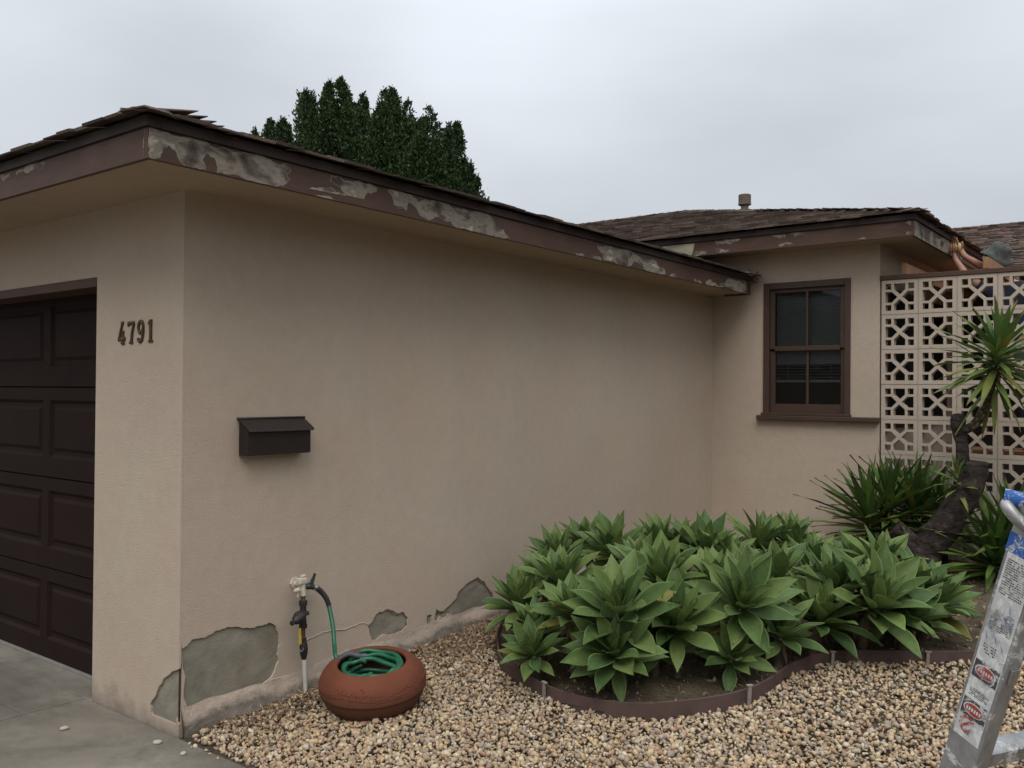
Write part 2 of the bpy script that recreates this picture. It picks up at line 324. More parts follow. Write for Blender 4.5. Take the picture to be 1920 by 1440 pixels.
def mk(name, a, b, edge=None, tip=None, rough=.5, yellow=0, spec=.4):
    m = Mat(name, rough=rough, spec=spec)
    r = m.attr('lr'); c = m.ramp(r, [(0, a), (1, b)])
    if yellow: c = m.mix(m.ramp(r, [(1-yellow, 0.0), (1-yellow*.4, 1.0)]), c, (.17, .16, .035))
    v = m.attr('lv')
    if tip: c = m.mix(m.ramp(v, [(.72, 0.0), (1.0, 1.0)]), c, tip)
    c = m.mix(1.0, c, m.ramp(m.noise(26, 4, .6), [(.3, .82), (.7, 1.12)]), 'MULTIPLY')
    tp_ = m.ramp(v, [(.955, 0.0), (.985, 1.0)]); c = m.mix(m.math('MULTIPLY', tp_, .8), c, (.16, .10, .045))
    if edge: c = m.mix(m.ramp(m.attr('lu'), [(.86, 0.0), (.95, 1.0)]), c, edge)
    m.base(c); m.bump(m.noise(60, 3), .12, .003)
    tr = m.n.new('ShaderNodeBsdfTranslucent'); m.k.new(c, tr.inputs[0]); ms = m.n.new('ShaderNodeMixShader'); ms.inputs[0].default_value = .16
    o = m.n['Material Output']; m.k.new(m.b.outputs[0], ms.inputs[1]); m.k.new(tr.outputs[0], ms.inputs[2]); m.k.new(ms.outputs[0], o.inputs[0]); return m.m
M_agave = mk('agave leaf', (.066, .120, .038), (.165, .228, .066), (.21, .30, .11), None, .55, .012, .25)
M_yucca = mk('yucca blade', (.040, .085, .022), (.12, .19, .036), None, (.10, .12, .04), .5, .08, .3)
M_crown = mk('yucca crown blade', (.080, .145, .038), (.17, .225, .05), None, (.15, .13, .05), .5, .25, .3)
M_dead = Mat('dead leaf', (.16, .115, .07), .9).m
def mk():
    m = Mat('yucca bark', rough=.95, spec=.15)
    n = m.noise(16, 6, .7, m.map((1, 1, 1.8)), .6); m.base(m.ramp(n, [(.35, (.026, .020, .017)), (.55, (.070, .055, .047)), (.75, (.145, .118, .10))]))
    m.bump(n, 1.0, .03); m.bump(m.noise(70, 5, .7), .8, .008); return m.m
M_bark = mk()
def mk():
    m = Mat('scaly pale bark', rough=.95, spec=.15)
    n = m.voro(34); m.base(m.ramp(n, [(.1, (.17, .15, .09)), (.4, (.075, .06, .04)), (.8, (.035, .026, .02))])); m.bump(n, .9, .012); return m.m
M_bark2 = mk()
def mk():
    m = Mat('terracotta', rough=.82, spec=.25)
    c = m.ramp(m.noise(5, 6, .6), [(.3, (.115, .036, .018)), (.7, (.165, .052, .026))])
    z = m.math('MULTIPLY_ADD', m.sepz(), 6.0, m.math('MULTIPLY', m.noise(7, 5), -.9)); c = m.mix(m.ramp(z, [(0.0, .55), (.45, 0.0)]), c, (.085, .045, .03))
    m.base(c); m.bump(m.noise(90, 4), .25, .003)
    return m
_t = mk(); M_terra = _t.m
def simple(name, c, rough=.6, metal=0, v=.15, sc_=20, bump=.15, spec=.5):
    m = Mat(name, c, rough, metal, spec); m.base(m.mix(1.0, c, m.ramp(m.noise(sc_, 5, .65), [(.3, 1-v), (.7, 1+v)]), 'MULTIPLY'))
    if bump: m.bump(m.noise(sc_*4, 4), bump, .003)
    return m.m
M_hose = simple('green hose rubber', (.010, .105, .048), .42, 0, .12, 30, .05)
M_black = simple('black rubber', (.018, .018, .02), .5, 0, .2, 30)
M_iron = simple('dark pipe metal', (.038, .033, .032), .55, .4, .35, 40)
M_rust = simple('rusty pipe', (.10, .055, .04), .75, .2, .4, 50)
M_chrome = simple('dull chrome', (.42, .42, .42), .35, .9, .2, 50)
M_ppaint = simple('painted pipe', (.55, .49, .40), .6, 0, .15, 40)
M_pvc = simple('white pipe', (.50, .47, .42), .6, 0, .15, 20)
M_yellow = simple('yellow tag', (.50, .38, .05), .6, 0, .2, 60)
M_mail = simple('mailbox brown enamel', (.030, .020, .018), .38, .3, .12, 12)
M_bronze = simple('bronze digit', (.085, .055, .025), .45, .6, .35, 70)
M_edging = simple('bender board', (.085, .050, .042), .8, 0, .25, 8, .3)
M_stake = simple('weathered stake', (.24, .20, .165), .9, 0, .25, 30)
M_glass = Mat('window glass', (.012, .013, .014), .04, spec=.6).m
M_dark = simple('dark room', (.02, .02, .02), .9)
M_blind = simple('blind slat', (.42, .43, .42), .6, 0, .05, 10, 0)
M_winbrown = simple('dark window paint', (.056, .029, .018), .6, 0, .15, 8, .2)
M_scratch = simple('scratch coat', (.20, .165, .125), .95, 0, .3, 30, .6)
M_beam = simple('cedar beam', (.30, .145, .07), .8, 0, .25, 14, .3)
M_alu = None
def mk():
    m = Mat('scuffed aluminium', rough=.45, metal=.75)
    n = m.noise(14, 7, .7, m.map((1, 1, .5))); sp = m.ramp(m.noise(20, 7, .75, None, .5), [(.56, 0.0), (.60, 1.0)])
    c = m.ramp(n, [(.3, (.22, .215, .21)), (.5, (.38, .375, .37)), (.7, (.50, .50, .49))])
    m.base(m.mix(m.math('MULTIPLY', sp, .8), c, (.60, .585, .56))); m.rough(m.ramp(n, [(.3, .38), (.7, .62)])); m.bump(m.noise(60, 5), .2, .002)
    m.k.new(m.math('SUBTRACT', .7, m.math('MULTIPLY', sp, .65)), m.b.inputs['Metallic']); return m.m
M_alu = mk()
def mk():
    m = Mat('scuffed paper label', rough=.75)
    sp = m.ramp(m.noise(26, 7, .75, None, .6), [(.50, 0.0), (.55, 1.0)]); sp2 = m.ramp(m.noise(15, 6, .7), [(.56, 0.0), (.62, 1.0)])
    c = m.mix(sp, (.50, .49, .47), (.66, .65, .62)); m.base(m.mix(sp2, c, (.33, .325, .31))); return m.m
M_label = mk()
def decal(name, c):
    m = Mat(name, rough=.7); sp = m.ramp(m.noise(60, 7, .75, None, .6), [(.52, 0.0), (.58, 1.0)]); m.base(m.mix(sp, c, (.52, .51, .48))); return m.m
M_red = decal('red label ink', (.33, .05, .04)); M_ink = decal('black label ink', (.05, .05, .055)); M_blue = decal('blue tape', (.02, .10, .34))
M_skin = simple('skin', (.36, .185, .115), .55, 0, .1, 30, .05)
M_shirt = simple('navy shirt', (.012, .015, .028), .9, 0, .2, 60, .3)
M_jeans = simple('work trousers', (.05, .055, .07), .9, 0, .2, 60, .3)
M_hat = simple('grey green hat cloth', (.06, .066, .058), .9, 0, .4, 25, .3)
M_boot = simple('boot leather', (.04, .03, .025), .7)
M_hair = simple('dark hair', (.02, .015, .012), .8)
M_sander = simple('ochre tool plastic', (.42, .31, .11), .6, 0, .2, 40)
M_vent = simple('vent pipe paint', (.15, .115, .09), .8, 0, .2, 12)
def mk():
    m = Mat('breeze block paint', rough=.9, spec=.25)
    c = m.ramp(m.noise(1.6, 5, .6), [(.3, (.42, .345, .27)), (.7, (.48, .405, .325))]); f = m.ramp(m.noise(30, 5, .65), [(.3, .9), (.7, 1.06)])
    c = m.mix(1.0, c, f, 'MULTIPLY'); m.base(c); m.bump(m.noise(150, 4, .7), .5, .004); return m.m
M_block = mk()
def mk():
    m = Mat('ficus foliage', rough=.7, spec=.25); r = m.island()
    c = m.ramp(r, [(0, (.012, .026, .010)), (.5, (.024, .046, .014)), (.85, (.042, .074, .018)), (1, (.070, .105, .026))]); m.base(c); return m.m
M_fol = mk()
M_trunk = simple('grey brown bark', (.10, .08, .065), .95, 0, .3, 8, .4)
# ================================================================== THE SETTING
def grid(name, x0, x1, y0, y1, nx, ny, fz, mat):
    vs = [(x0+(x1-x0)*i/nx, y0+(y1-y0)*j/ny, 0) for j in range(ny+1) for i in range(nx+1)]
    vs = [(x, y, fz(x, y)) for x, y, _ in vs]
    fs = [(j*(nx+1)+i, j*(nx+1)+i+1, (j+1)*(nx+1)+i+1, (j+1)*(nx+1)+i) for j in range(ny) for i in range(nx)]
    return mesh(name, vs, fs, mat, smooth=True)
def far(x, y): return -.03 if y < .02 else min(gz(x, y), .6)-.03
g = grid('ground', -60, 60, -60, 100, 60, 320, far, M_soil); tag(g, kind='structure')
# drive: slabs with open joints
mb = MB()
def slab(x0, x1, y0, y1): mb.bbox((x0, y0, -.10), (x1, y1, 0.0), .006)
J = .006
xs = [-9, -6.4, -3.7, -1.155, .64, 3.3, 6.0]
slab(-9, -3.7-J, -3.2, -.33); slab(-3.7, -.86-J, -3.2, -.33)
slab(-9, -.866, -.325, -.012); slab(-9, -.80, -.0115, .17)
slab(-.86, 1.9-J, -3.2, -.012); slab(1.9, 6, -3.2, -.012)
slab(-9, -3.7-J, -9, -3.2-J); slab(-3.7, -.86-J, -9, -3.2-J); slab(-.86, 1.9-J, -9, -3.2-J); slab(1.9, 6, -9, -3.2-J)
dr = mb.build('driveway', M_drive); tag(dr, kind='structure')
# bed outline (edging line) in plan
EDGE = [(.02, 2.9), (.12, 2.45), (.33, 2.02), (.53, 1.76), (.72, 1.565), (.98, 1.43), (1.226, 1.36), (1.49, 1.345), (1.70, 1.41), (1.885, 1.594), (2.02, 1.832), (2.065, 2.098), (2.085, 2.419), (2.19, 2.72), (2.52, 2.95), (2.863, 3.184), (3.3, 3.47), (4.2, 4.0), (5.6, 4.7)]
def smooth_line(P, n=8):
    o = []; P = [Vector(p) for p in P]
    for i in range(len(P)-1):
        a = P[max(i-1, 0)]; b = P[i]; c = P[i+1]; d = P[min(i+2, len(P)-1)]
        for k in range(n):
            t = k/n; o.append(.5*((2*b)+(-a+c)*t+(2*a-5*b+4*c-d)*t*t+(-a+3*b-3*c+d)*t**3))
    o.append(P[-1]); return o
EL = smooth_line(EDGE)
bedpoly = [tuple(p) for p in EL]+[(5.6, 5.78), (.02, 5.78)]
def inside(x, y, poly):
    c = False; j = len(poly)-1
    for i in range(len(poly)):
        xi, yi = poly[i]; xj, yj = poly[j]
        if (yi > y) != (yj > y) and x < (xj-xi)*(y-yi)/(yj-yi)+xi: c = not c
        j = i
    return c
def bedz(x, y): return gz(x, y)+.022+.018*noise.noise(Vector((x*2.2, y*2.2, 0)))+.006*noise.noise(Vector((x*14, y*14, 3)))
nx, ny = 150, 130; x0, x1, y0, y1 = 0.0, 5.6, 1.3, 5.8
vid = {}; vs = []; fs = []
for j in range(ny):
    for i in range(nx):
        cx = x0+(x1-x0)*(i+.5)/nx; cy = y0+(y1-y0)*(j+.5)/ny
        if not inside(cx, cy, bedpoly): continue
        q = []
        for a, b in ((i, j), (i+1, j), (i+1, j+1), (i, j+1)):
            if (a, b) not in vid:
                X = x0+(x1-x0)*a/nx; Y = y0+(y1-y0)*b/ny; vid[a, b] = len(vs); vs.append((X, Y, bedz(X, Y)))
            q.append(vid[a, b])
        fs.append(tuple(q))
tag(mesh('planting_bed', vs, fs, M_soil, smooth=True), kind='structure')
# dry weeds and crumbs on the bed
def chips(name, n, pts, size, mat, label, seed, flat=.25, asp=1.0):
    r = np.random.default_rng(seed); P = np.array(pts); n = len(P)
    t = (1+5**.5)/2
    ico = np.array([(-1,t,0),(1,t,0),(-1,-t,0),(1,-t,0),(0,-1,t),(0,1,t),(0,-1,-t),(0,1,-t),(t,0,-1),(t,0,1),(-t,0,-1),(-t,0,1)])/math.hypot(1, t)
    F = np.array([(0,11,5),(0,5,1),(0,1,7),(0,7,10),(0,10,11),(1,5,9),(5,11,4),(11,10,2),(10,7,6),(7,1,8),(3,9,4),(3,4,2),(3,2,6),(3,6,8),(3,8,9),(4,9,5),(2,4,11),(6,2,10),(8,6,7),(9,8,1)])
    V = ico[None]*(1+r.uniform(-.36, .26, (n, 12, 1)))+r.uniform(-.2, .2, (n, 12, 3))
    s = size[0]+(size[1]-size[0])*r.random(n)**1.8
    for _ in range(3):                                   # broken flat faces
        pn = r.normal(size=(n, 3)); pn /= np.linalg.norm(pn, axis=1)[:, None]; dd = r.uniform(.35, .7, n)
        ex = np.maximum(0, np.einsum('nkj,nj->nk', V, pn)-dd[:, None]); V = V-ex[:, :, None]*pn[:, None, :]
    s = s*1.12
    V = V*(np.stack([s*r.uniform(.7, 1.25, n)*asp, s*r.uniform(.55, 1.0, n), s*r.uniform(.4, .8, n)], 1)[:, None, :])
    q = r.normal(size=(n, 4)); q[:, 1:3] *= .45; q /= np.linalg.norm(q, axis=1)[:, None]; a, b, c, d = q.T
    Rm = np.stack([np.stack([1-2*(c*c+d*d), 2*(b*c-a*d), 2*(b*d+a*c)], 1), np.stack([2*(b*c+a*d), 1-2*(b*b+d*d), 2*(c*d-a*b)], 1), np.stack([2*(b*d-a*c), 2*(c*d+a*b), 1-2*(b*b+c*c)], 1)], 1)
    V = np.einsum('nij,nkj->nki', Rm, V)+P[:, None, :]
    Fa = (F[None]+12*np.arange(n)[:, None, None]).reshape(-1, 3)
    o = mesh(name, V.reshape(-1, 3), Fa, mat); tag(o, label, kind='stuff'); return o
pts = []
def dens(x, y): return 1.0
rs = random.Random(3)
def foot(y): return .068+.02*noise.noise(Vector((0, y*2.1, 5)))
sp = .0205
yy = .0
while yy < 4.6:
    spc = sp*(1+.22*max(0, yy-1.2)); xx = .03
    while xx < 5.0:
        x = xx+rs.uniform(-.5, .5)*spc; y = yy+rs.uniform(-.5, .5)*spc
        if x > 3.4 and y < .2: pass
        edge0 = .012+.05*max(0, noise.noise(Vector((x*3, 0, 1))))
        if x < .30: edge0 = .03+.16*(1-x/.30)*0
        if y > edge0 and x > foot(y)*.7 and not inside(x, y, bedpoly):
            pts.append((x, y, gz(x, y)+rs.uniform(-.004, .011)+.012*noise.noise(Vector((x*1.5, y*1.5, 9)))))
            if rs.random() < .25: pts.append((x+rs.uniform(-.01, .01), y+rs.uniform(-.01, .01), gz(x, y)+.016))
        xx += spc
    yy += spc*.92
for _ in range(34):
    x_ = rs.uniform(.02, 2.4); pts.append((x_, -abs(rs.gauss(0, .05))-.004, .005))
gravel = chips('gravel', 0, pts, (.0085, .0215), M_gravel, 'tan and cream gravel chips covering the yard round the planting bed', 5)
gravel['category'] = 'gravel'
# bed of fine dirt just under the stones
mbg = MB(); vs = []; fs = []
gb = grid('gravel_base', .0, 6.0, -.008, 5.2, 60, 60, lambda x, y: gz(x, y)-.012, M_soil); tag(gb, kind='structure')
lp = []
for _ in range(2600):
    y = rs.uniform(1.5, 3.1); x = foot(y)+abs(rs.gauss(0, .22))
    if not inside(x, y, bedpoly): lp.append((x, y, gz(x, y)+.018+rs.uniform(0, .012)))
for _ in range(2600):
    y = rs.uniform(.15, 3.2); x = foot(y)+abs(rs.gauss(0, .13 if y < 1.3 else .3))
    if inside(x, y, bedpoly): continue
    lp.append((x, y, gz(x, y)+.016+rs.uniform(0, .01)))
for _ in range(5200):
    x = rs.uniform(.4, 4.6); y = rs.uniform(1.35, 5.2)
    if inside(x, y, bedpoly): lp.append((x, y, bedz(x, y)+rs.uniform(0, .008)))
lt = chips('leaf_litter', 0, lp, (.004, .014), M_litter, 'small dry brown leaves and crumbs lying along the wall and on the bed', 8, asp=1.7); lt['category'] = 'leaf litter'
# dry grass stubble on the soil right of the agaves
vs = []; fs = []
for _ in range(5200):
    x = rs.uniform(.6, 4.6); y = rs.uniform(1.4, 5.5)
    if not inside(x, y, bedpoly) or noise.noise(Vector((x*1.3, y*1.3, 4))) < -.25+.0*x: continue
    z = bedz(x, y)
    for k in range(3):
        a = rs.uniform(0, 6.28); h = rs.uniform(.008, .028); l = rs.uniform(.006, .02); b = len(vs); wd = .0011
        vs += [(x-wd*math.sin(a), y+wd*math.cos(a), z-.004), (x+wd*math.sin(a), y-wd*math.cos(a), z-.004), (x+l*math.cos(a), y+l*math.sin(a), z+h)]; fs.append((b, b+1, b+2))
M_dry = Mat('dry grass', (.2, .15, .08), .9); M_dry.base(M_dry.ramp(M_dry.island(), [(0, (.13, .095, .05)), (.7, (.27, .21, .12)), (1, (.12, .13, .05))])); M_dry = M_dry.m
dg = mesh('dry_grass', vs, fs, M_dry); tag(dg, 'short dry tan grass stubble on the soil of the bed', 'dry grass', kind='stuff')
# pebbles on the drive
def pebble(x, y, s, label, seed):
    r = random.Random(seed); bm = bmesh.new(); bmesh.ops.create_icosphere(bm, subdivisions=2, radius=s)
    for v in bm.verts:
        n = noise.noise(v.co*40+Vector((seed, 0, 0))); v.co *= 1+.5*n; v.co.z *= .62; v.co.x *= 1.25
    me = bpy.data.meshes.new('pebble'); bm.to_mesh(me); bm.free(); me.materials.append(M_white_stone)
    o = link(bpy.data.objects.new('pebble', me)); o.location = (x, y, s*.5); o.rotation_euler = (0, 0, r.uniform(0, 6)); tag(o, label, 'pebble', 'loose pebbles on the driveway')
pebble(.006, -.107, .017, 'pale pebble on the driveway closest to the bottom corner of the stucco wall', 1)
pebble(.21, -.108, .013, 'pale pebble on the driveway beside the edge of the gravel', 2)
pebble(-.504, -.297, .015, 'pale pebble alone on the driveway in front of the garage pillar', 3)

# ================================================================== THE HOUSE
house = empty('house', (0, 0, 0)); tag(house, 'single storey beige stucco house with brown garage door and peeling brown eaves', 'house')
def grow(poly, d):
    P = [Vector(p) for p in poly]; c = sum(P, Vector((0, 0)))/len(P); n = len(P); ar = sum(P[i].x*P[(i+1) % n].y-P[(i+1) % n].x*P[i].y for i in range(n)); s = 1 if ar > 0 else -1
    o = []
    for i in range(n):
        t = (P[(i+1) % n]-P[i-1]); t = t.normalized() if t.length > 1e-9 else Vector((1, 0)); o.append(tuple(P[i]+Vector((t.y, -t.x))*s*d))
    return o
# --- garage: concrete core and stucco skin
SK = .011
JX = -.814; GH = 2.243
core = MB()
core.box((-.80, -.0+SK, -.2), (-SK, .20, 2.6)); core.box((-.20, .20, -.2), (-SK, L+.1, 2.6))
core.build('foundation_wall', M_conc, house)
sk = MB()
p1f = jag([(a, b) for a, b in P1F], .12, 3, 11)
outer = [(-6, -.15), (-5.2, -.15), (-5.2, GH), (JX, GH), (JX, -.15), (-.004, -.15), (-.004, .03)]
q = [(a, b) for a, b in p1f]                       # top ... bottom, left side of the corner patch
q = [p for p in q if p[0] < -.012]
bot = q[::-1]
outer = outer[:5]+[(0, -.15), (0, .055)]+[(p[0], max(p[1], .05)) for p in bot]+[(-.002, P1F[0][1]+.01), (0, P1F[0][1]+.03), (0, 2.6), (-6, 2.6)]
sk.plate(outer, [], (0, 0, 0), (1, 0, 0), (0, 0, 1), SK)
sk.build('wall', M_stucco, house)
# garage returns (jamb reveals)
rv = MB(); rv.box((JX-.0, .0+SK+.001, -.1), (JX+.012, .30, GH)); rv.box((-6, .012, GH), (JX+.012, .30, 2.6)); rv.box((-6, .012, -.1), (-5.2, .3, GH))
rv.build('door_reveal', M_stucco, house)
sw = MB()
p1 = jag(P1, .12, 3, 12)
q = [p for p in p1 if p[0] > .012]
YS = SK+.0004
outer = [(YS, -.15), (L+.1, -.15), (L+.1, 2.6), (YS, 2.6), (YS, P1[0][1]+.03)]+[(max(p[0], .012), max(p[1], .052)) for p in q]+[(YS, .05)]
holes = [jag(P2, .15, 3, 13), jag(P3, .13, 3, 14), jag(P4, .1, 2, 15)]
sw.plate(outer, holes, (0, 0, 0), (0, 1, 0), (0, 0, 1), SK)
# the corner strips beside the missing plaster
sw.build('wall', M_stucco, house)
scm = MB()                                         # thin broken lip of the coat beneath the paint coat
def shrink(poly, d, seed):
    return grow(jag(poly, .10, 2, seed), -d)
for k_, (pp, dd_) in enumerate(((P2, .011), (P3, .012))):
    try: scm.plate(grow(jag(pp, .10, 2, 60+k_), .02), [shrink(pp, dd_, 63+k_)], (-.0065, 0, 0), (0, 1, 0), (0, 0, 1), .004)
    except Exception as e: print('lip', e)
scm.build('scratch_coat', M_scratch, house)
cr = MB()                                          # thin dark strip standing for the cleft in the broken corner
cr.tube([(-.009, .009, .06), (-.007, .007, .2), (-.010, .010, .36)], .0045, 8, wob=.5); cr.build('corner_strip', simple('dark corner strip', (.045, .022, .014), .9, .1, .5, 60, .5), house)
def jag_line(p):
    o = []; rr = random.Random(8)
    for (a, b), (c, d) in zip(p, p[1:]):
        for k in range(5): o.append((a+(c-a)*k/5, b+(d-b)*k/5+rr.uniform(-.003, .003)))
    return o+[p[-1]]
# flared footing, lumpy
vs = []; fs = []; n = 150; prof = [(.0, 1.0), (.18, .80), (.48, .52), (.80, .26), (1.0, .08), (1.03, -.5)]
for i in range(n+1):
    y = .012+(L-.012)*(i/n)**1.3; g0 = gz(0, y)
    h = .115+.04*noise.noise(Vector((0, y*2.4, 1)))+.012*noise.noise(Vector((0, y*9, 2)))+.02*max(0, 1-y/.5); wd = foot(y)*min(1, .18+y/.42)+.01
    for a, b in prof:
        k = (.012*noise.noise(Vector((a*4, y*7, b*3+7)))+.007*noise.noise(Vector((a*9, y*26, b*6+2))))*(a > 0)
        vs.append((.0015+max(0, wd*a+k), y, g0+h*b+k))
m_ = len(prof)
rg = MB()
for pl_ in ([(0.764, 0.294), (0.864, 0.311), (0.96, 0.309), (1.031, 0.298), (1.099, 0.302), (1.173, 0.309), (1.223, 0.283)], [(0.525, 0.134), (0.61, 0.136), (0.677, 0.116), (0.742, 0.089), (0.86, 0.092), (0.955, 0.09), (1.034, 0.062)]): rg.tube([(.0, a, b) for a, b in jag_line(pl_)], .0042, 6, wob=.6)
rg.build('stucco_ridge', M_stucco, house, True)
for i in range(n):
    for j in range(m_-1): fs.append((i*m_+j, i*m_+j+1, (i+1)*m_+j+1, (i+1)*m_+j))
fs.append(tuple(range(m_)))
mesh('footing', vs, fs, M_footing, house, smooth=True)
# --- house wing wall with the window opening
wx0, wx1, wz0, wz1 = .527, 1.335, 1.475, 2.70
ww = MB(); HZ = 2.985
ww.plate([(-1.5, -.1), (W, -.1), (W, HZ), (-1.5, HZ)], [[(wx0+.012, wz0), (wx1-.012, wz0), (wx1-.012, wz1-.012), (wx0+.012, wz1-.012)]], (0, L, 0), (1, 0, 0), (0, 0, 1), .15)
ww.build('wall', M_stucco, house)
# return wall to the courtyard with a dark window
rw = MB(); rw.plate([(L+.152, -.1), (14, -.1), (14, HZ), (L+.152, HZ)], [[(5.99, 1.35), (8.3, 1.35), (8.3, 2.62), (5.99, 2.62)]], (W, 0, 0), (0, 1, 0), (0, 0, 1), .15)
rw.build('wall', M_stucco, house)
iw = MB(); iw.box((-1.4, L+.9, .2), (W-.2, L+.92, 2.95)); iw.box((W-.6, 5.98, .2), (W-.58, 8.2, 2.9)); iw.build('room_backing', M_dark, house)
cw = empty('window', (0, 0, 0), 0, house)
mb = MB()
for lo, hi in (((W-.05, 5.99, 1.35), (W+.02, 6.04, 2.62)), ((W-.05, 8.25, 1.35), (W+.02, 8.30, 2.62)), ((W-.05, 6.0405, 1.35), (W+.02, 8.2495, 1.40)), ((W-.05, 6.0405, 2.57), (W+.02, 8.2495, 2.62)), ((W-.04, 7.10, 1.4005), (W+.01, 7.15, 2.5695))): mb.bbox(lo, hi, .004)
mb.build('frame', M_brown2, cw)
mb = MB(); mb.box((W-.035, 6.04, 1.40), (W-.03, 7.10, 2.57)); mb.box((W-.035, 7.15, 1.40), (W-.03, 8.25, 2.57)); mb.build('pane', M_glass, cw)
# --- soffits
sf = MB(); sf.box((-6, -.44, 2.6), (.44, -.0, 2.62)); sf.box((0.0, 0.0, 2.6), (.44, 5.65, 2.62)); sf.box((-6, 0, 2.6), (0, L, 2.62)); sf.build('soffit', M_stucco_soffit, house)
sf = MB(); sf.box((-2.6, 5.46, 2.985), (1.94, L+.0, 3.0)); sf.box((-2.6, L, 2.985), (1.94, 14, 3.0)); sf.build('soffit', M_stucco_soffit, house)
# --- fascias: board + paint losses as thin flakes of bare wood with chalky rims
def flakes(mb, polys, org, U, V, u0, u1, v0, v1, seed, mw=1, me_=2):
    for i, p in enumerate(polys):
        big = max(a for a, b in p)-min(a for a, b in p) > .25
        j = clampp(jag(p, .17, 3, seed+i), u0, u1, v0, v1)
        Nn = Vector(U).cross(Vector(V)).normalized()
        try:
            mb.plate(clampp(grow(j, .0022 if big else .0014), u0, u1, v0, v1), [], Vector(org)+Nn*.0006, U, V, 0, me_)
            mb.plate(j, [], Vector(org)+Nn*.0012, U, V, 0, mw)
        except Exception as e: print('flake', e)
FB0, FB1 = 2.588, 2.716
mb = MB(); mb.bbox((.43, -.4545, FB0), (.452, 5.648, FB1), .002)
for yj in (1.95, 4.02): pass
flakes(mb, FS, (.452, 0, 0), (0, 1, 0), (0, 0, 1), -.452, 5.645, FB0+.001, FB1-.001, 50)
mb.box((.2, 5.62, FB0-.004), (.4535, 5.652, FB1))
mb.build('fascia', [M_brown, M_wood, M_edge], house)
mb = MB(); mb.bbox((-6, -.4545, FB0), (.4295, -.432, FB1), .002)
flakes(mb, FF, (0, -.4545, 0), (1, 0, 0), (0, 0, 1), -6, .429, FB0+.001, FB1-.001, 70)
mb.build('fascia', [M_brown, M_wood, M_edge], house)
mb = MB(); mb.bbox((-6, -.468, FB1+.001), (.466, -.40, 2.764), .003); mb.bbox((.40, -.3995, FB1+.001), (.466, 5.68, 2.764), .003); mb.build('edge_board', M_brown2, house)
WF0, WF1 = 2.968, 3.10
mb = MB(); mb.bbox((-3, 5.45, WF0), (1.928, 5.472, WF1), .002); flakes(mb, HF, (0, 5.45, 0), (1, 0, 0), (0, 0, 1), -3, 1.927, WF0+.001, WF1-.001, 80)
mb.plate(PRIMER, [], (0, 5.446, 0), (1, 0, 0), (0, 0, 1), .008, 3); mb.build('fascia', [M_brown, M_wood, M_edge, M_primer], house)
mb = MB(); mb.bbox((1.928, 5.45, WF0), (1.95, 14, WF1), .002); flakes(mb, [[(5.455, WF0+.004), (7.0, WF0+.004), (7.35, WF0+.05), (7.1, WF1-.004), (5.455, WF1-.004)]], (1.95, 0, 0), (0, 1, 0), (0, 0, 1), 5.452, 14, WF0+.001, WF1-.001, 90)
mb.build('fascia', [M_brown, M_wood, M_edge], house)
mb = MB(); mb.bbox((-3, 5.432, WF1+.001), (1.968, 5.50, 3.150), .003); mb.bbox((1.90, 5.501, WF1+.001), (1.968, 14, 3.150), .003); mb.build('edge_board', M_brown2, house)
# --- shake roofs: every shake is a thin wedge
def shakes(planes, expo=.14, wmin=.09, wmax=.20, thick=.013, seed=0, maxrows=99, lift0=.012):
    """planes: (origin, eave dir, up-slope horizontal dir, pitch, length, rows, clip(s)->(u0,u1))"""
    r = random.Random(seed); V = []; F = []
    for org, U, D, pitch, rows, clip in planes:
        org, U, D = Vector(org), Vector(U), Vector(D); sl = (D+Vector((0, 0, pitch))).normalized(); Nn = U.cross(sl).normalized()
        if Nn.z < 0: Nn = -Nn
        for k in range(rows):
            s0 = k*expo-.03; u0, u1 = clip(max(0, k*expo)*sl.dot(D)); u = u0+r.uniform(0, .05)
            while u < u1:
                wd = r.uniform(wmin, wmax); a, b = u+.003, min(u+wd-.003, u1+.02)
                if b-a > .02:
                    j = r.uniform(-.018, .018); ln = expo*2.1; t = thick*r.uniform(.7, 1.6); lift = r.uniform(0, .006)
                    base = len(V); e0 = r.uniform(-.006, .006)
                    for (uu, ss, h) in ((a, s0+j, lift0+lift), (b, s0+j+e0, lift0+lift), (b, s0+ln, .0), (a, s0+ln, .0), (a, s0+j, lift0+lift+t), (b, s0+j+e0, lift0+lift+t*.9), (b, s0+ln, .004), (a, s0+ln, .004)):
                        V.append(org+U*uu+sl*ss+Nn*h)
                    F += [(base, base+3, base+2, base+1), (base+4, base+5, base+6, base+7), (base, base+1, base+5, base+4), (base+1, base+2, base+6, base+5), (base+3, base, base+4, base+7)]
                u += wd
    return V, F
def hipcaps(V, F, a, b, seed=0, wd=.11, step=.13, drop=.28):
    r = random.Random(seed); a, b = Vector(a), Vector(b); d = (b-a); n = int(d.length/step); t = d.normalized(); h = Vector((t.x, t.y, 0)).normalized(); sd = Vector((-h.y, h.x, 0))
    for i in range(n+1):
        p = a+t*(i*step)
        for s in (1, -1):
            S = sd*s*wd*r.uniform(.8, 1.0)+Vector((0, 0, -drop*wd*.7)); base = len(V); z = r.uniform(0, .008)
            q0, q1 = p-t*.02, p+t*step*1.7
            V += [q0+Vector((0, 0, .024+z)), q0+S+Vector((0, 0, .020+z)), q1+S+Vector((0, 0, .012)), q1+Vector((0, 0, .016)), q0+Vector((0, 0, .017+z)), q0+S+Vector((0, 0, .012+z)), q1+S, q1]
            F += [(base, base+1, base+2, base+3), (base+4, base+7, base+6, base+5), (base, base+4, base+5, base+1), (base+1, base+5, base+6, base+2)]
def roofdeck(V, F, pts, z=0): 
    base = len(V); V += [Vector(p) for p in pts]; F.append(tuple(range(base, base+len(pts))))
GP = .258
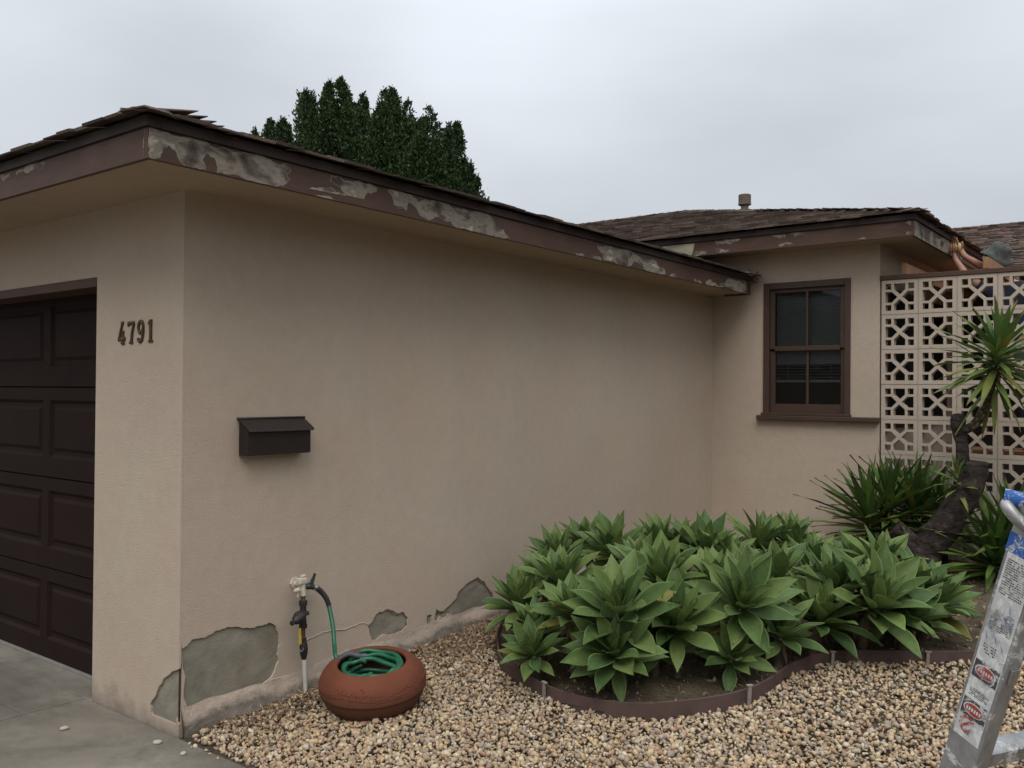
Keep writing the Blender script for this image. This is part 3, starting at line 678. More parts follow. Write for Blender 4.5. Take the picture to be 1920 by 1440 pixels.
V, F = shakes([((.49, -.49, 2.764), (0, 1, 0), (-1, 0, 0), GP, 20, lambda s: (s+.02, 6.2)),
               ((-6.2, -.49, 2.764), (1, 0, 0), (0, 1, 0), GP, 20, lambda s: (0, 6.65-s))], seed=4, thick=.010, lift0=.006)
V += []
hipcaps(V, F, (.485, -.485, 2.757), (-2.2, 2.2, 2.757+GP*2.7), 5, drop=GP, wd=.10, step=.17)
roofdeck(V, F, [(.46, -.46, 2.7655), (.46, 6.2, 2.7655), (-2.3, 6.2, 2.7655+GP*2.76), (-2.3, 2.3, 2.7655+GP*2.76)])
roofdeck(V, F, [(-6.2, -.46, 2.7655), (.46, -.46, 2.7655), (-2.3, 2.3, 2.7655+GP*2.76), (-6.2, 2.3, 2.7655+GP*2.76)])
# curled cap shakes at the hip corner
for i, (a, dz) in enumerate(((.22, .012), (.34, .018))):
    base = len(V); x, y, z = .50-a, -.50+a, 2.774+GP*a
    for dx, dy, dd in ((.10, .16, .0), (.02, -.03, dz), (-.12, .10, dz+.03), (-.02, .26, .01)):
        V.append(Vector((x+dx, y+dy, z+dd)))
    for k in range(4): V.append(V[base+k]-Vector((0, 0, .012)))
    F += [(base, base+1, base+2, base+3), (base+4, base+7, base+6, base+5)]+[(base+k, base+4+k, base+4+(k+1) % 4, base+(k+1) % 4) for k in range(4)]
mesh('roof', V, F, M_shake, house)
HP = .28; EZ = 3.150; rT = 4.25
V, F = shakes([((-9.5, 5.41, EZ), (1, 0, 0), (0, 1, 0), HP, 31, lambda s: (s, 11.49-s)),
               ((1.99, 5.41, EZ), (0, 1, 0), (-1, 0, 0), HP, 16, lambda s: (s, 9))], seed=14)
hipcaps(V, F, (1.99, 5.41, EZ+.012), (1.99-rT, 5.41+rT, EZ+.012+HP*rT), 6, drop=HP)
hipcaps(V, F, (1.99-rT, 5.41+rT, EZ+.012+HP*rT), (-5.4, 5.41+rT, EZ+.012+HP*rT), 7, drop=HP)
hipcaps(V, F, (-9.5, 5.41, EZ+.012), (-9.5+rT, 5.41+rT, EZ+.012+HP*rT), 8, drop=HP)
roofdeck(V, F, [(-9.45, 5.45, EZ), (1.95, 5.45, EZ), (1.95-rT, 5.45+rT, EZ+HP*rT), (-9.45+rT, 5.45+rT, EZ+HP*rT)])
roofdeck(V, F, [(1.95, 5.45, EZ), (1.95, 14, EZ), (1.95-rT, 14, EZ+HP*rT), (1.95-rT, 5.45+rT, EZ+HP*rT)])
roofdeck(V, F, [(-9.4, 5.46, EZ-.02), (1.94, 5.46, EZ-.02), (1.94, 14, EZ-.02), (-9.4, 14, EZ-.02)])
mesh('roof', V, F, M_shake, house)
FY = 8.75; FZ = 3.06
V, F = shakes([((-.2, FY, FZ), (1, 0, 0), (0, 1, 0), .28, 32, lambda s: (0, 10))], seed=24, expo=.14)
hipcaps(V, F, (-.2, FY+4.32, FZ+.012+.28*4.32), (10, FY+4.32, FZ+.012+.28*4.32), 16, drop=.28)
roofdeck(V, F, [(-.2, FY, FZ), (10.2, FY, FZ), (10.2, FY+4.35, FZ+.28*4.35), (-.2, FY+4.35, FZ+.28*4.35)])
mesh('roof', V, F, M_shake2, house)
mb = MB(); mb.bbox((1.96, FY+.02, FZ-.16), (10.2, FY+.05, FZ-.005), .003); mb.build('fascia', M_brown, house)
mb = MB(); mb.box((W+.002, FY+.5, -.1), (10.2, FY+.6, FZ-.04)); mb.build('wall', simple('dark courtyard timber', (.035, .024, .019), .8), house)
# vent pipe
vp = empty('vent_pipe', (-1.18, 9.3, 4.14), 0, house)
mb = MB(); mb.cyl((0, 0, -.4), (0, 0, .16), .052, 20); autosmooth(mb.build('pipe', M_vent, vp))
mb = MB()
for k in range(5): mb.lathe([(.072, .13+k*.024), (.085, .135+k*.024), (.085, .152+k*.024), (.072, .156+k*.024)], 24)
mb.lathe([(0.0, .262), (.07, .262), (.085, .255), (.085, .245)], 24); mb.lathe([(.052, .10), (.09, .12), (.09, .128), (.07, .14)], 24); autosmooth(mb.build('vent_cap', M_vent, vp))
# --- garage door
gd = empty('garage_door', (0, 0, 0), 0, house); DY = .175
secs = [(.012, .560), (.560, 1.108), (1.108, 1.656), (1.656, 2.235)]
for z0, z1 in secs:
    mb = MB(); z0 += .004; z1 -= .004
    holes = []; xp = JX-.07
    while xp-.82 > -5.2: holes.append((xp-.82, xp)); xp -= .90
    za, zb = z0+.115, z1-.075
    mb.plate([(-5.22, z0), (JX-.002, z0), (JX-.002, z1), (-5.22, z1)], [[(a, za), (b, za), (b, zb), (a, zb)] for a, b in holes], (0, DY, 0), (1, 0, 0), (0, 0, 1), .03)
    for a, b in holes:                                  # bevelled recess and raised field
        def ring(d, y): return [(a+d, y, za+d), (b-d, y, za+d), (b-d, y, zb-d), (a+d, y, zb-d)]
        rr = ring(0, DY)+ring(.02, DY+.016)+ring(.042, DY+.016)+ring(.062, DY+.004)
        f = [(i*4+j, i*4+(j+1) % 4, (i+1)*4+(j+1) % 4, (i+1)*4+j) for i in range(3) for j in range(4)]+[(12, 13, 14, 15)]
        mb.add(rr, f)
    mb.build('door_section', M_door, gd)
mb = MB(); mb.box((-5.25, DY+.032, .0), (JX+.01, DY+.05, 2.3)); mb.build('door_backing', M_door, gd)  # unseen sheet added to stop light leaking through the section seams
mb = MB(); mb.bbox((-5.2, DY-.02, -.002), (JX-.002, DY+.04, .016), .004); mb.build('bottom_seal', simple('grey door seal', (.19, .18, .155), .8), gd)
mb = MB(); mb.bbox((-5.22, -.002, GH-.052), (JX-.001, .17, GH+.0), .004); mb.build('door_head_trim', M_brown, gd)
mb = MB(); mb.bbox((JX-.022, .06, .0), (JX-.001, .172, GH-.053), .003); mb.build('door_jamb_trim', M_brown2, gd)
# --- wing window
wn = empty('window', (0, 0, 0), 0, house)
def bars(lst, name, mat, par, b=.004):
    mb = MB()
    for lo, hi in lst: mb.bbox(lo, hi, b)
    return mb.build(name, mat, par)
y0 = L-.018; y1 = L+.06; xa, xb, za, zb = wx0, wx1, wz0, wz1
bars([((xa, y0, za), (xa+.055, y1, zb-.001)), ((xb-.05, y0, za), (xb, y1, zb-.001)), ((xa+.0555, y0, zb-.06), (xb-.0505, y1, zb-.001))], 'frame', M_winbrown, wn)
ia, ib = xa+.056, xb-.051; zm = 2.075; it = zb-.061
bars([((ia, L+.012, zm), (ia+.045, L+.045, it)), ((ib-.045, L+.012, zm), (ib, L+.045, it)), ((ia+.0455, L+.012, it-.035), (ib-.0455, L+.045, it)), ((ia+.0455, L+.006, zm-.018), (ib-.0455, L+.045, zm+.028)),
      (((ia+ib)/2-.011, L+.014, zm+.0285), ((ia+ib)/2+.011, L+.04, it-.0355))], 'sash', M_winbrown, wn, .003)
bars([((ia, L+.03, za+.001), (ia+.045, L+.06, zm-.0185)), ((ib-.045, L+.03, za+.001), (ib, L+.06, zm-.0185)), ((ia+.0455, L+.03, za+.001), (ib-.0455, L+.06, za+.085)), (((ia+ib)/2-.011, L+.032, za+.0855), ((ia+ib)/2+.011, L+.056, zm-.019))], 'sash', M_winbrown, wn, .003)
mg = Mat('clear window glass', (.02, .02, .02), .02)
gl = mg.n.new('ShaderNodeBsdfGlossy'); gl.inputs['Roughness'].default_value = .02; gl.inputs['Color'].default_value = (.8, .85, .88, 1)
trp = mg.n.new('ShaderNodeBsdfTransparent'); trp.inputs[0].default_value = (.58, .60, .60, 1); fr = mg.n.new('ShaderNodeFresnel'); fr.inputs[0].default_value = 1.5
mxs = mg.n.new('ShaderNodeMixShader'); mg.k.new(fr.outputs[0], mxs.inputs[0]); mg.k.new(trp.outputs[0], mxs.inputs[1]); mg.k.new(gl.outputs[0], mxs.inputs[2]); mg.k.new(mxs.outputs[0], mg.n['Material Output'].inputs[0])
for nm, (p, q, yy_) in (('pane', (zm+.028, it-.035, L+.028)), ('pane', (za+.085, zm-.018, L+.045))):
    mb = MB(); mb.add([(ia+.045, yy_, p), (ib-.045, yy_, p), (ib-.045, yy_, q), (ia+.045, yy_, q)], [(0, 1, 2, 3)]); mb.build('pane', mg.m, wn)
mb = MB(); z = it-.02; zb_ = za+.30
while z > zb_+.03:
    openn = z < zb_+.16
    dz = .0035 if openn else .010; dy = .012 if openn else .007
    mb.add([(ia+.03, L+.10-dy, z-dz), (ib-.03, L+.10-dy, z-dz), (ib-.03, L+.10+dy, z+dz), (ia+.03, L+.10+dy, z+dz)], [(0, 1, 2, 3)]); z -= .028 if openn else .0205
mb.box((ia+.03, L+.088, zb_-.012), (ib-.03, L+.112, zb_+.012)); mb.box((ia+.03, L+.085, it-.02), (ib-.03, L+.115, it+.02))
for xx in (ia+.15, ib-.15): mb.cyl((xx, L+.083, zb_), (xx, L+.083, it), .0018, 6)
bl = mb.build('blind', simple('blind in dim room', (.40, .41, .41), .6, 0, .05, 10, 0), wn)
ws = MB(); ws.bbox((.478, L-.065, 1.408), (1.592, L-.001, 1.452), .008); ws.bbox((wx0-.01, L-.05, 1.4525), (wx1+.01, L+.03, 1.476), .005); ws.build('window_sill', M_winbrown, wn)
# ================================================================== BREEZE BLOCK SCREEN WALL
B = .3048; BX = 1.597; ztop = 2.658; bw = empty('breeze_block_wall', (BX, L, 0)); tag(bw, 'pale pierced concrete block screen wall with brown timber cap beside the window', 'block wall')
def rp(cx, cy, w_, h_): return [(cx-w_/2, cy-h_/2), (cx+w_/2, cy-h_/2), (cx+w_/2, cy+h_/2), (cx-w_/2, cy+h_/2)]
def holes1():
    o = []
    for sx in (.195, .805):
        for sy in (.195, .805): o.append(rp(sx, sy, .16, .165))
    P = [(.345, .115), (.655, .115), (.655, .285), (.5, .438), (.345, .285)]
    o.append(P); o.append([(a, 1-b) for a, b in P]); o.append([(b, a) for a, b in P]); o.append([(1-b, a) for a, b in P]); return o
mb = MB(); H1 = holes1(); NC, NR = 9, 9
for j in range(NR):
    for i in range(NC):
        x = i*B+random.uniform(-.0008, .0008); z = ztop-(j+1)*B+random.uniform(-.0008, .0008); gp = .0026; s = B
        out_ = [(gp, gp), (s-gp, gp), (s-gp, s-gp), (gp, s-gp)]
        yo = random.uniform(-.0012, .0012)
        mb.plate(out_, [[(a*s, b*s) for a, b in h] for h in H1], (x, yo, z), (1, 0, 0), (0, 0, 1), .075)
mb.build('block_screen', M_block, bw)
mb = MB()
for j in range(NR+1): mb.box((.001, .006, ztop-j*B-.0055), (NC*B, .071, ztop-j*B+.0055)) if j else None
for i in range(1, NC): mb.box((i*B-.0055, .0065, ztop-NR*B), (i*B+.0055, .0705, ztop-.001))
mb.build('mortar', M_block, bw)
mb = MB(); mb.bbox((-.012, -.012, ztop+.0), (NC*B+.02, .11, ztop+.038), .004); mb.build('wall_cap', M_brown, bw)
# unseen boards added over the beams to darken the courtyard
mb = MB()
for k in range(11):
    y_ = 7.32+k*.135
    if y_ < 8.7: mb.bbox((1.60, y_, 2.801), (5.6, y_+.125, 2.820), .002)
tag(mb.build('added_shade_boards', M_beam), 'unseen boards added over the courtyard beams to shade the space behind the block wall', 'added shading')
# beams resting on the cap
for i, (x, lb) in enumerate(((1.765, 'cedar beam end on the wall cap just right of the eave corner'), (2.40, 'cedar beam end on the wall cap in front of the person'), (3.03, 'cedar beam on the block wall cap beyond the person'))):
    mb = MB(); mb.bbox((0, 0, 0), (.042, 2.95, .095), .004); o = mb.build('beam', M_beam); o.location = (x, L-.005+.0, ztop+.0405); o.data.update(); tag(o, lb, 'beam', 'cedar beams over the courtyard')
# ================================================================== THINGS ON AND BY THE WALL
def stroke(mb, pts, wds, x, z, sx, sz, d=.009, y=-.001):
    P = [Vector((x+px*sx, z+pz*sz)) for px, pz in pts]; n = len(P); Lh = []; Rh = []
    for i, p in enumerate(P):
        t = (P[min(i+1, n-1)]-P[max(i-1, 0)]).normalized(); nn = Vector((-t.y, t.x)); wv = (wds[i] if isinstance(wds, (list, tuple)) else wds)*.58*sx
        Lh.append(p+nn*wv); Rh.append(p-nn*wv)
    for i in range(n-1):
        q = [Lh[i], Lh[i+1], Rh[i+1], Rh[i]]; c = sum(q, Vector((0, 0)))/4
        vs = [(a.x, y-d*.6, a.y) for a in q]+[(a.x, y, a.y) for a in q]
        mid = [(P[i].x, y-d, P[i].y), (P[i+1].x, y-d, P[i+1].y)]
        mb.add(vs+mid, [(0, 1, 9, 8), (3, 8, 9, 2), (0, 4, 5, 1), (2, 6, 7, 3), (3, 7, 4, 0), (1, 5, 6, 2), (0, 8, 3), (1, 2, 9), (4, 7, 6, 5)])
def arc(cx, cy, rx, ry, a0, a1, n=10): return [(cx+rx*math.cos(R(a0+(a1-a0)*i/n)), cy+ry*math.sin(R(a0+(a1-a0)*i/n))) for i in range(n+1)]
hn = empty('house_number', (-.42, 0, 1.93)); tag(hn, 'bronze house number 4791 on the stucco pillar beside the garage door', 'house number')
zb, hh, ww_ = 1.877-1.93, .111, .066
def digit(x, strokes, z=zb):
    mb = MB()
    for p, wd in strokes: stroke(mb, p, wd, x, z, ww_, hh)
    mb.build('digit', M_bronze, hn)
digit(-.583+.42, [([(.60, 1.02), (.10, .26), (.06, .22)], [.22, .20, .22]), ([(.02, .22), (1.0, .24)], [.24, .24]), ([(.66, .62), (.66, .02)], [.26, .24]), ([(.46, .03), (.88, .03)], [.14, .14]), ([(.45, .97), (.72, 1.0)], [.2, .16])])
digit(-.492+.42, [([(.06, .80), (.08, .97), (.14, .93), (.92, .93)], [.16, .2, .24, .24]), ([(.88, .93), (.62, .5), (.50, .02)], [.22, .24, .28]), ([(.28, .03), (.74, .03)], [.14, .14])], zb+.002)
digit(-.402+.42, [(arc(.48, .70, .34, .26, 0, 360, 18), .24), ([(.82, .70), (.80, .40), (.66, .12), (.42, .03), (.18, .08), (.12, .20)], [.24, .25, .24, .22, .2, .26])], zb+.004)
digit(-.312+.42, [([(.50, 1.0), (.50, .02)], [.30, .28]), ([(.22, .80), (.48, .96)], [.2, .24]), ([(.26, .03), (.78, .03)], [.14, .14])], zb+.005)
# mailbox
mbx = empty('mailbox', (0, .515, 1.42)); tag(mbx, 'dark brown metal mailbox with sloping lid hung on the stucco wall', 'mailbox')
Tm = Matrix.Translation((0, -.515, -1.42))
mb = MB(); ya, yb = .318, .712
prof = [(0.002, 1.317), (.072, 1.317), (.078, 1.323), (.078, 1.443), (.002, 1.488)]
vs = [Tm @ Vector((a, ya, b)) for a, b in prof]+[Tm @ Vector((a, yb, b)) for a, b in prof]
mb.add(vs, [(0, 1, 2, 3, 4), (9, 8, 7, 6, 5)]+[(i, i+5, (i+1) % 5+5, (i+1) % 5) for i in range(5)]); mb.build('box_body', M_mail, mbx)
mb = MB(); prof = [(.004, 1.494), (.088, 1.446), (.092, 1.436), (.097, 1.438), (.094, 1.451), (.006, 1.502)]; ya, yb = .309, .722
vs = [Tm @ Vector((a, ya, b)) for a, b in prof]+[Tm @ Vector((a, yb, b)) for a, b in prof]
mb.add(vs, [tuple(range(6)), tuple(range(11, 5, -1))]+[(i, i+6, (i+1) % 6+6, (i+1) % 6) for i in range(6)]); mb.build('lid', M_mail, mbx)
mb = MB(); mb.tube([Tm @ Vector((.007, .304, 1.503)), Tm @ Vector((.007, .728, 1.503))], .0065, 10); mb.build('hinge', M_mail, mbx, True)
# outdoor tap and pipework
tp = empty('garden_tap', (.07, .69, 0.03)); tag(tp, 'outdoor garden tap and dark valve pipework standing against the stucco wall', 'tap')
To = Vector((-.07, -.69, -.03))
def V3(x, y, z): return Vector((x, y, z))+To
mb = MB(); mb.tube([V3(.078, .699, .0), V3(.070, .690, .228)], .0115, 14); autosmooth(mb.build('pipe', M_pvc, tp))
mb = MB(); mb.tube([V3(.07, .69, .222), V3(.07, .689, .235), V3(.07, .688, .25), V3(.07, .687, .275), V3(.07, .686, .30), V3(.07, .685, .318)], [.013, .016, .02, .023, .021, .015], 14); mb.cyl(V3(.07, .684, .316), V3(.07, .684, .334), .0165, 8); autosmooth(mb.build('ball_valve', M_iron, tp))
mb = MB(); mb.cyl(V3(.085, .664, .283), V3(.094, .650, .283), .012, 6); autosmooth(mb.build('valve_nut', M_chrome, tp))
mb = MB(); mb.bbox((-.002, -.009, 0), (.002, .009, .088), .0015, mat=Matrix.Translation(V3(.10, .640, .312)) @ Matrix.Rotation(R(4), 4, 'X')); mb.build('valve_handle', M_yellow, tp)
mb = MB(); mb.bbox((-.002, -.006, 0), (.002, .006, .035), .001, mat=Matrix.Translation(V3(.10, .648, .284)) @ Matrix.Rotation(R(12), 4, 'X')); mb.build('handle_arm', M_iron, tp)
mb = MB(); mb.cyl(V3(.07, .684, .334), V3(.07, .682, .40), .0115, 14); autosmooth(mb.build('riser_pipe', M_rust, tp))
mb = MB(); mb.tube([V3(.07, .682, .388), V3(.07, .682, .408)], .0215, 12); mb.tube([V3(.07, .682, .405), V3(.07, .680, .515)], .0175, 14); mb.tube([V3(.07, .680, .51), V3(.07, .680, .532)], .0225, 12)
mb.tube([V3(.07, .682, .463), V3(.078, .712, .463)], .011, 10)
mb.tube([V3(.075, .676, .462), V3(.085, .650, .458), V3(.092, .640, .456), V3(.095, .632, .455), V3(.105, .606, .449), V3(.110, .594, .446), V3(.111, .590, .446), V3(.114, .578, .443)], [.024, .030, .034, .033, .024, .016, .009, .009], 16)
mb.tube([V3(.114, .580, .443), V3(.117, .568, .441)], .013, 8); autosmooth(mb.build('pressure_regulator', M_iron, tp))
mb = MB(); mb.cyl(V3(.07, .680, .53), V3(.07, .679, .552), .012, 12); mb.cyl(V3(.07, .679, .553), V3(.07, .679, .562), .015, 8); autosmooth(mb.build('brass_nipple', M_rust, tp))
mb = MB(); mb.tube([V3(.07, .679, .560), V3(.07, .678, .582)], .0165, 12); mb.tube([V3(.07, .678, .580), V3(.07, .676, .650)], .0145, 14); mb.tube([V3(.07, .677, .612), V3(.0, .677, .618)], .014, 12)
mb.tube([V3(.012, .677, .618), V3(.0, .677, .618)], .032, 6); mb.bbox((-.018, -.026, -.015), (.018, .022, .015), .004, mat=Matrix.Translation(V3(.07, .670, .640))); mb.tube([V3(.07, .662, .662), V3(.07, .69, .664)], .008, 8); mb.tube([V3(.07, .655, .60), V3(.07, .625, .598)], .008, 8)
mb.bbox((-.012, -.018, -.004), (.012, .018, .004), .001, mat=Matrix.Translation(V3(.078, .632, .596))); mb.tube([V3(.080, .636, .594), V3(.080, .636, .560)], .0045, 8); autosmooth(mb.build('painted_fitting', M_ppaint, tp))
mb = MB(); mb.tube([V3(.072, .690, .607), V3(.08, .704, .606), V3(.085, .718, .604), V3(.090, .735, .597)], [.013, .018, .016, .014], 12); mb.tube([V3(.085, .716, .608), V3(.093, .725, .640), V3(.097, .731, .660), V3(.099, .735, .672)], [.012, .010, .007, .008], 10); autosmooth(mb.build('tap_valve', simple('green black valve', (.03, .04, .032), .5, .3, .3, 40), tp))
# hose
hs = empty('garden_hose', (.1, .74, .59)); tag(hs, 'green garden hose running from the tap into coils inside the terracotta pot', 'hose')
Ho = Vector((-.1, -.74, -.59))
def bez(P, n=10): return [Vector(p) for p in (lambda o: o)([tuple(q) for q in cr3(P, n)])]
def cr3(P, n=10):
    o = []; P = [Vector(p) for p in P]
    for i in range(len(P)-1):
        a = P[max(i-1, 0)]; b = P[i]; c = P[i+1]; d = P[min(i+2, len(P)-1)]
        for k in range(n):
            t = k/n; o.append(.5*((2*b)+(-a+c)*t+(2*a-5*b+4*c-d)*t*t+(-a+3*b-3*c+d)*t**3))
    o.append(P[-1]); return o
mb = MB(); mb.tube([Vector((.089, .733, .599))+Ho, Vector((.094, .752, .590))+Ho], .0145, 12); autosmooth(mb.build('coupling', M_chrome, hs))
rel = cr3([(.094, .750, .591), (.105, .775, .567), (.12, .796, .530), (.13, .806, .492)], 9)
mb = MB(); mb.tube([p+Ho for p in rel], [.0145+(.0022 if i % 3 == 0 else 0)-.0002*i*.3 for i in range(len(rel))], 12); autosmooth(mb.build('strain_relief', M_black, hs), 60)
PC = Vector((.49, .80, .035)); PT = Matrix.Translation(PC) @ Matrix.Rotation(R(7), 4, Vector((.61, -.79, 0)).cross(Vector((0, 0, 1))).normalized()*-1) @ Matrix.Rotation(R(2.0), 4, Vector((.61, -.79, 0)))
drop = cr3([(.13, .806, .492), (.18, .79, .40), (.235, .755, .31), (.300, .705, .285), (.322, .700, .258)], 8)
def pw(x, y, z): return PT @ Vector((x, y, z-.014))
mb = MB(); mb.tube([p+Ho for p in drop], .0115, 12); autosmooth(mb.build('hose_run', M_hose, hs), 60)
e0 = pw(-.155, -.125, .268); e1 = pw(-.09, -.135, .262)
coup = [Vector((.322, .700, .256)), Vector((.332, .708, .270)), (Vector((.33, .715, .272))+pw(-.10, -.0, .262))/2+Vector((0, 0, .012)), pw(-.10, -.0, .257), pw(-.07, .03, .255)]
mb = MB(); mb.tube([p+Ho for p in cr3(coup, 5)], .0135, 12); autosmooth(mb.build('hose_connector', simple('weathered connector', (.075, .075, .09), .6, .2, .5, 50), hs), 60)
def coil(pts, name='hose_coil'):
    mb = MB(); mb.tube([pw(*p)+Ho for p in cr3(pts, 10)], .0115, 12); autosmooth(mb.build(name, M_hose, hs), 60)
# ring coordinates in the pot: camera is towards (+x,-y)
cd = Vector((.71, -.70)); cr_ = Vector((.79, .61))
def pc(a, b, z): q = cr_*a-cd*b*1.0; return (q.x, q.y, z)      # a = to the right, b = away from the camera
def ringp(rx, ry, z, a0, a1, n=14, ca=0, cb=0, dz=0): return [pc(ca+rx*math.cos(R(a0+(a1-a0)*i/n)), cb+ry*math.sin(R(a0+(a1-a0)*i/n)), z+dz*i/n+.004*math.sin(i*1.7)) for i in range(n+1)]
coil([pc(-.10, .06, .252)]+ringp(.150, .150, .247, 118, -90, 12, dz=-.012)+ringp(.148, .142, .228, -100, -330, 12, dz=-.02))
coil(ringp(.135, .128, .232, 150, -40, 12, dz=.002)+ringp(.120, .12, .212, -60, -240, 8, dz=-.03))
coil(ringp(.075, .088, .236, 60, 330, 14, ca=-.068, cb=-.040, dz=-.012)+[pc(.0, -.10, .19), pc(.02, -.05, .16)])
coil([pc(-.06, .05, .243), pc(.0, .055, .243), pc(.06, .02, .235), pc(.125, -.02, .222), pc(.13, -.08, .20), pc(.05, -.13, .17)])
coil([pc(-.13, .04, .21), pc(-.14, -.04, .205), pc(-.07, -.13, .20), pc(.03, -.14, .19), pc(.10, -.09, .17), pc(.06, .0, .15), pc(-.02, .02, .14)])
coil(ringp(.14, .13, .15, 0, 360, 14))
coil(ringp(.13, .12, .11, 20, 380, 14))
# terracotta pot
pot = empty('hose_pot', tuple(PC)); tag(pot, 'low round terracotta pot holding the green hose on the gravel', 'pot')
prof = [(.0, .004), (.15, .0), (.19, .010), (.228, .036), (.252, .075), (.266, .118), (.2715, .125), (.272, .140), (.270, .160), (.262, .190), (.243, .223), (.212, .250), (.190, .259), (.177, .257), (.172, .250), (.176, .235), (.205, .19), (.235, .13), (.22, .07), (.17, .03), (.0, .028)]
PP = cr3([(a, b*.93, 0) for a, b in prof], 3)
n = 160; vs = []; nb = len(PP)
lat = PT.to_3x3()
for q in PP:
    for j in range(n):
        a = 2*math.pi*j/n; r, z = max(q.x, 0), q.y
        # pressed leaf and flower relief on the shoulder
        ang = math.degrees(a); d = 0
        vs.append(lat @ Vector((r*math.cos(a), r*math.sin(a), z)))
fs = [(i*n+j, i*n+(j+1) % n, (i+1)*n+(j+1) % n, (i+1)*n+j) for i in range(nb-1) for j in range(n)]
mesh('pot_body', vs, fs, M_terra, pot, smooth=True)
def potsurf(az, h):                                  # a point on the outer shoulder
    tab = [(.0, .18), (.04, .230), (.085, .255), (.125, .2715), (.14, .272), (.16, .270), (.19, .262), (.223, .243), (.25, .212)]
    for (h0, r0), (h1, r1) in zip(tab, tab[1:]):
        if h0 <= h <= h1: r = r0+(r1-r0)*(h-h0)/(h1-h0); break
    return lat @ Vector((r*math.cos(R(az)), r*math.sin(R(az)), h*.93))
mb = MB()
def relief(az0, h0, az1, h1, wd): mb.tube([potsurf(az0+(az1-az0)*k/4, h0+(h1-h0)*k/4) for k in range(5)], [.001, wd, wd*1.1, wd, .001], 6)
for base in (-62, 10, 100, 190, 280):
    for s in (-1, 1):
        relief(base, .178, base+s*46, .150+.008, .0024)
        for k in range(9):
            a = base+s*(10+k*4.3); h = .182-k*.0028
            relief(a, h, a+s*5.5, h+.020-.0012*k, .0026); relief(a, h-.003, a+s*6, h-.020+.001*k, .0024)
    for k in range(26):
        a = base+random.uniform(-9, 9); h = .19+random.uniform(-.028, .03); relief(a, h, a+1.6, h+.002, .0036)
mb.build('leaf_relief', M_terra, pot, True)
# ================================================================== BED EDGING AND STAKES
mb = MB(); ring = []
for i, p in enumerate(EL):
    t = (EL[min(i+1, len(EL)-1)]-EL[max(i-1, 0)]).normalized(); nn = Vector((t.y, -t.x)); z0 = gz(*p)-.02
    hgt = .098+.012*noise.noise(Vector((i*.09, 0, 0)))+.012*math.exp(-((i-70)/10)**2); ln = .008*noise.noise(Vector((i*.07, 3, 0)))
    ring.append([(p.x+nn.x*.005, p.y+nn.y*.005, z0), (p.x+nn.x*(.005+ln), p.y+nn.y*(.005+ln), z0+hgt), (p.x-nn.x*(.005-ln), p.y-nn.y*(.005-ln), z0+hgt+.001), (p.x-nn.x*.005, p.y-nn.y*.005, z0)])
vs = [v for r in ring for v in r]; fs = [(i*4+j, i*4+(j+1) % 4, (i+1)*4+(j+1) % 4, (i+1)*4+j) for i in range(len(ring)-1) for j in range(4)]+[(0, 1, 2, 3)]
ed = mesh('bed_edging', vs, fs, M_edging); tag(ed, 'thin brown bender board edging curving round the agave bed', 'edging')
for (x, y, rz, s, lb) in ((1.165, 1.365, -20, 1.0, 'short stake holding the edging by the frontmost agaves, leftmost stake'), (2.052, 1.85, 60, 1.25, 'tallest edging stake where the board bends round the front of the bed'), (2.19, 2.69, 50, .9, 'edging stake at the inner corner of the bed border'), (2.62, 3.0, 30, .85, 'edging stake farthest right, close to the ladder')):
    mb = MB(); mb.bbox((-.009, -.006, -.03), (.009, .006, .09*s), .002); mb.bbox((-.018, -.008, .09*s), (.018, .010, .09*s+.008), .002)
    o = mb.build('stake', M_stake); o.location = (x+.012*math.sin(R(rz)), y-.012*math.cos(R(rz)), gz(x, y)); o.rotation_euler = (0, R(3), R(rz)); tag(o, lb, 'stake', 'stakes holding the bed edging')
# ================================================================== AGAVES
def leafmesh(A, org, az, e0, Ln, Wd, bend, cup, twist, lr, prof, roll_=0, segs=9, cross=(-1, -.93, -.5, 0, .5, .93, 1)):
    """append one leaf: A = dict(v,f,lu,lv,lr)"""
    v = []; b = len(A['v']); p = Vector(org); h = Vector((math.cos(az), math.sin(az), 0)); side = Vector((-math.sin(az), math.cos(az), 0)); zz = Vector((0, 0, 1))
    for i in range(segs+1):
        t = i/segs; e = e0-bend*(t**1.3); T = h*math.cos(e)+zz*math.sin(e); Nn = -h*math.sin(e)+zz*math.cos(e)
        if i: p = p+T*(Ln/segs)
        k = t*(len(prof)-1); a = min(int(k), len(prof)-2); wv = (prof[a]+(prof[a+1]-prof[a])*(k-a))*Wd/2
        tw = twist*t; S = side*math.cos(tw)+Nn*math.sin(tw); N2 = Nn*math.cos(tw)-side*math.sin(tw)
        for c in cross:
            und = .012*Ln*math.sin(t*9+lr*20+c*2)*(abs(c) > .9)
            v.append(p+S*(wv*c)+N2*(cup*wv*(abs(c)**1.6)+und)); A['lu'].append(abs(c)); A['lv'].append(t); A['lr'].append(lr)
    m = len(cross)
    A['v'] += v; A['f'] += [(b+i*m+j, b+i*m+j+1, b+(i+1)*m+j+1, b+(i+1)*m+j) for i in range(segs) for j in range(m-1)]
def newA(): return dict(v=[], f=[], lu=[], lv=[], lr=[])
def leafobj(A, name, mat, parent, M_=None):
    vs = [M_ @ v for v in A['v']] if M_ else A['v']
    o = mesh(name, vs, A['f'], mat, parent, smooth=True)
    for k in ('lu', 'lv', 'lr'):
        at = o.data.attributes.new(k, 'FLOAT', 'POINT'); at.data.foreach_set('value', A[k])
    return o
APROF = [.36, .40, .52, .70, .88, 1.0, .98, .84, .58, .27, .01]
wordsA = []
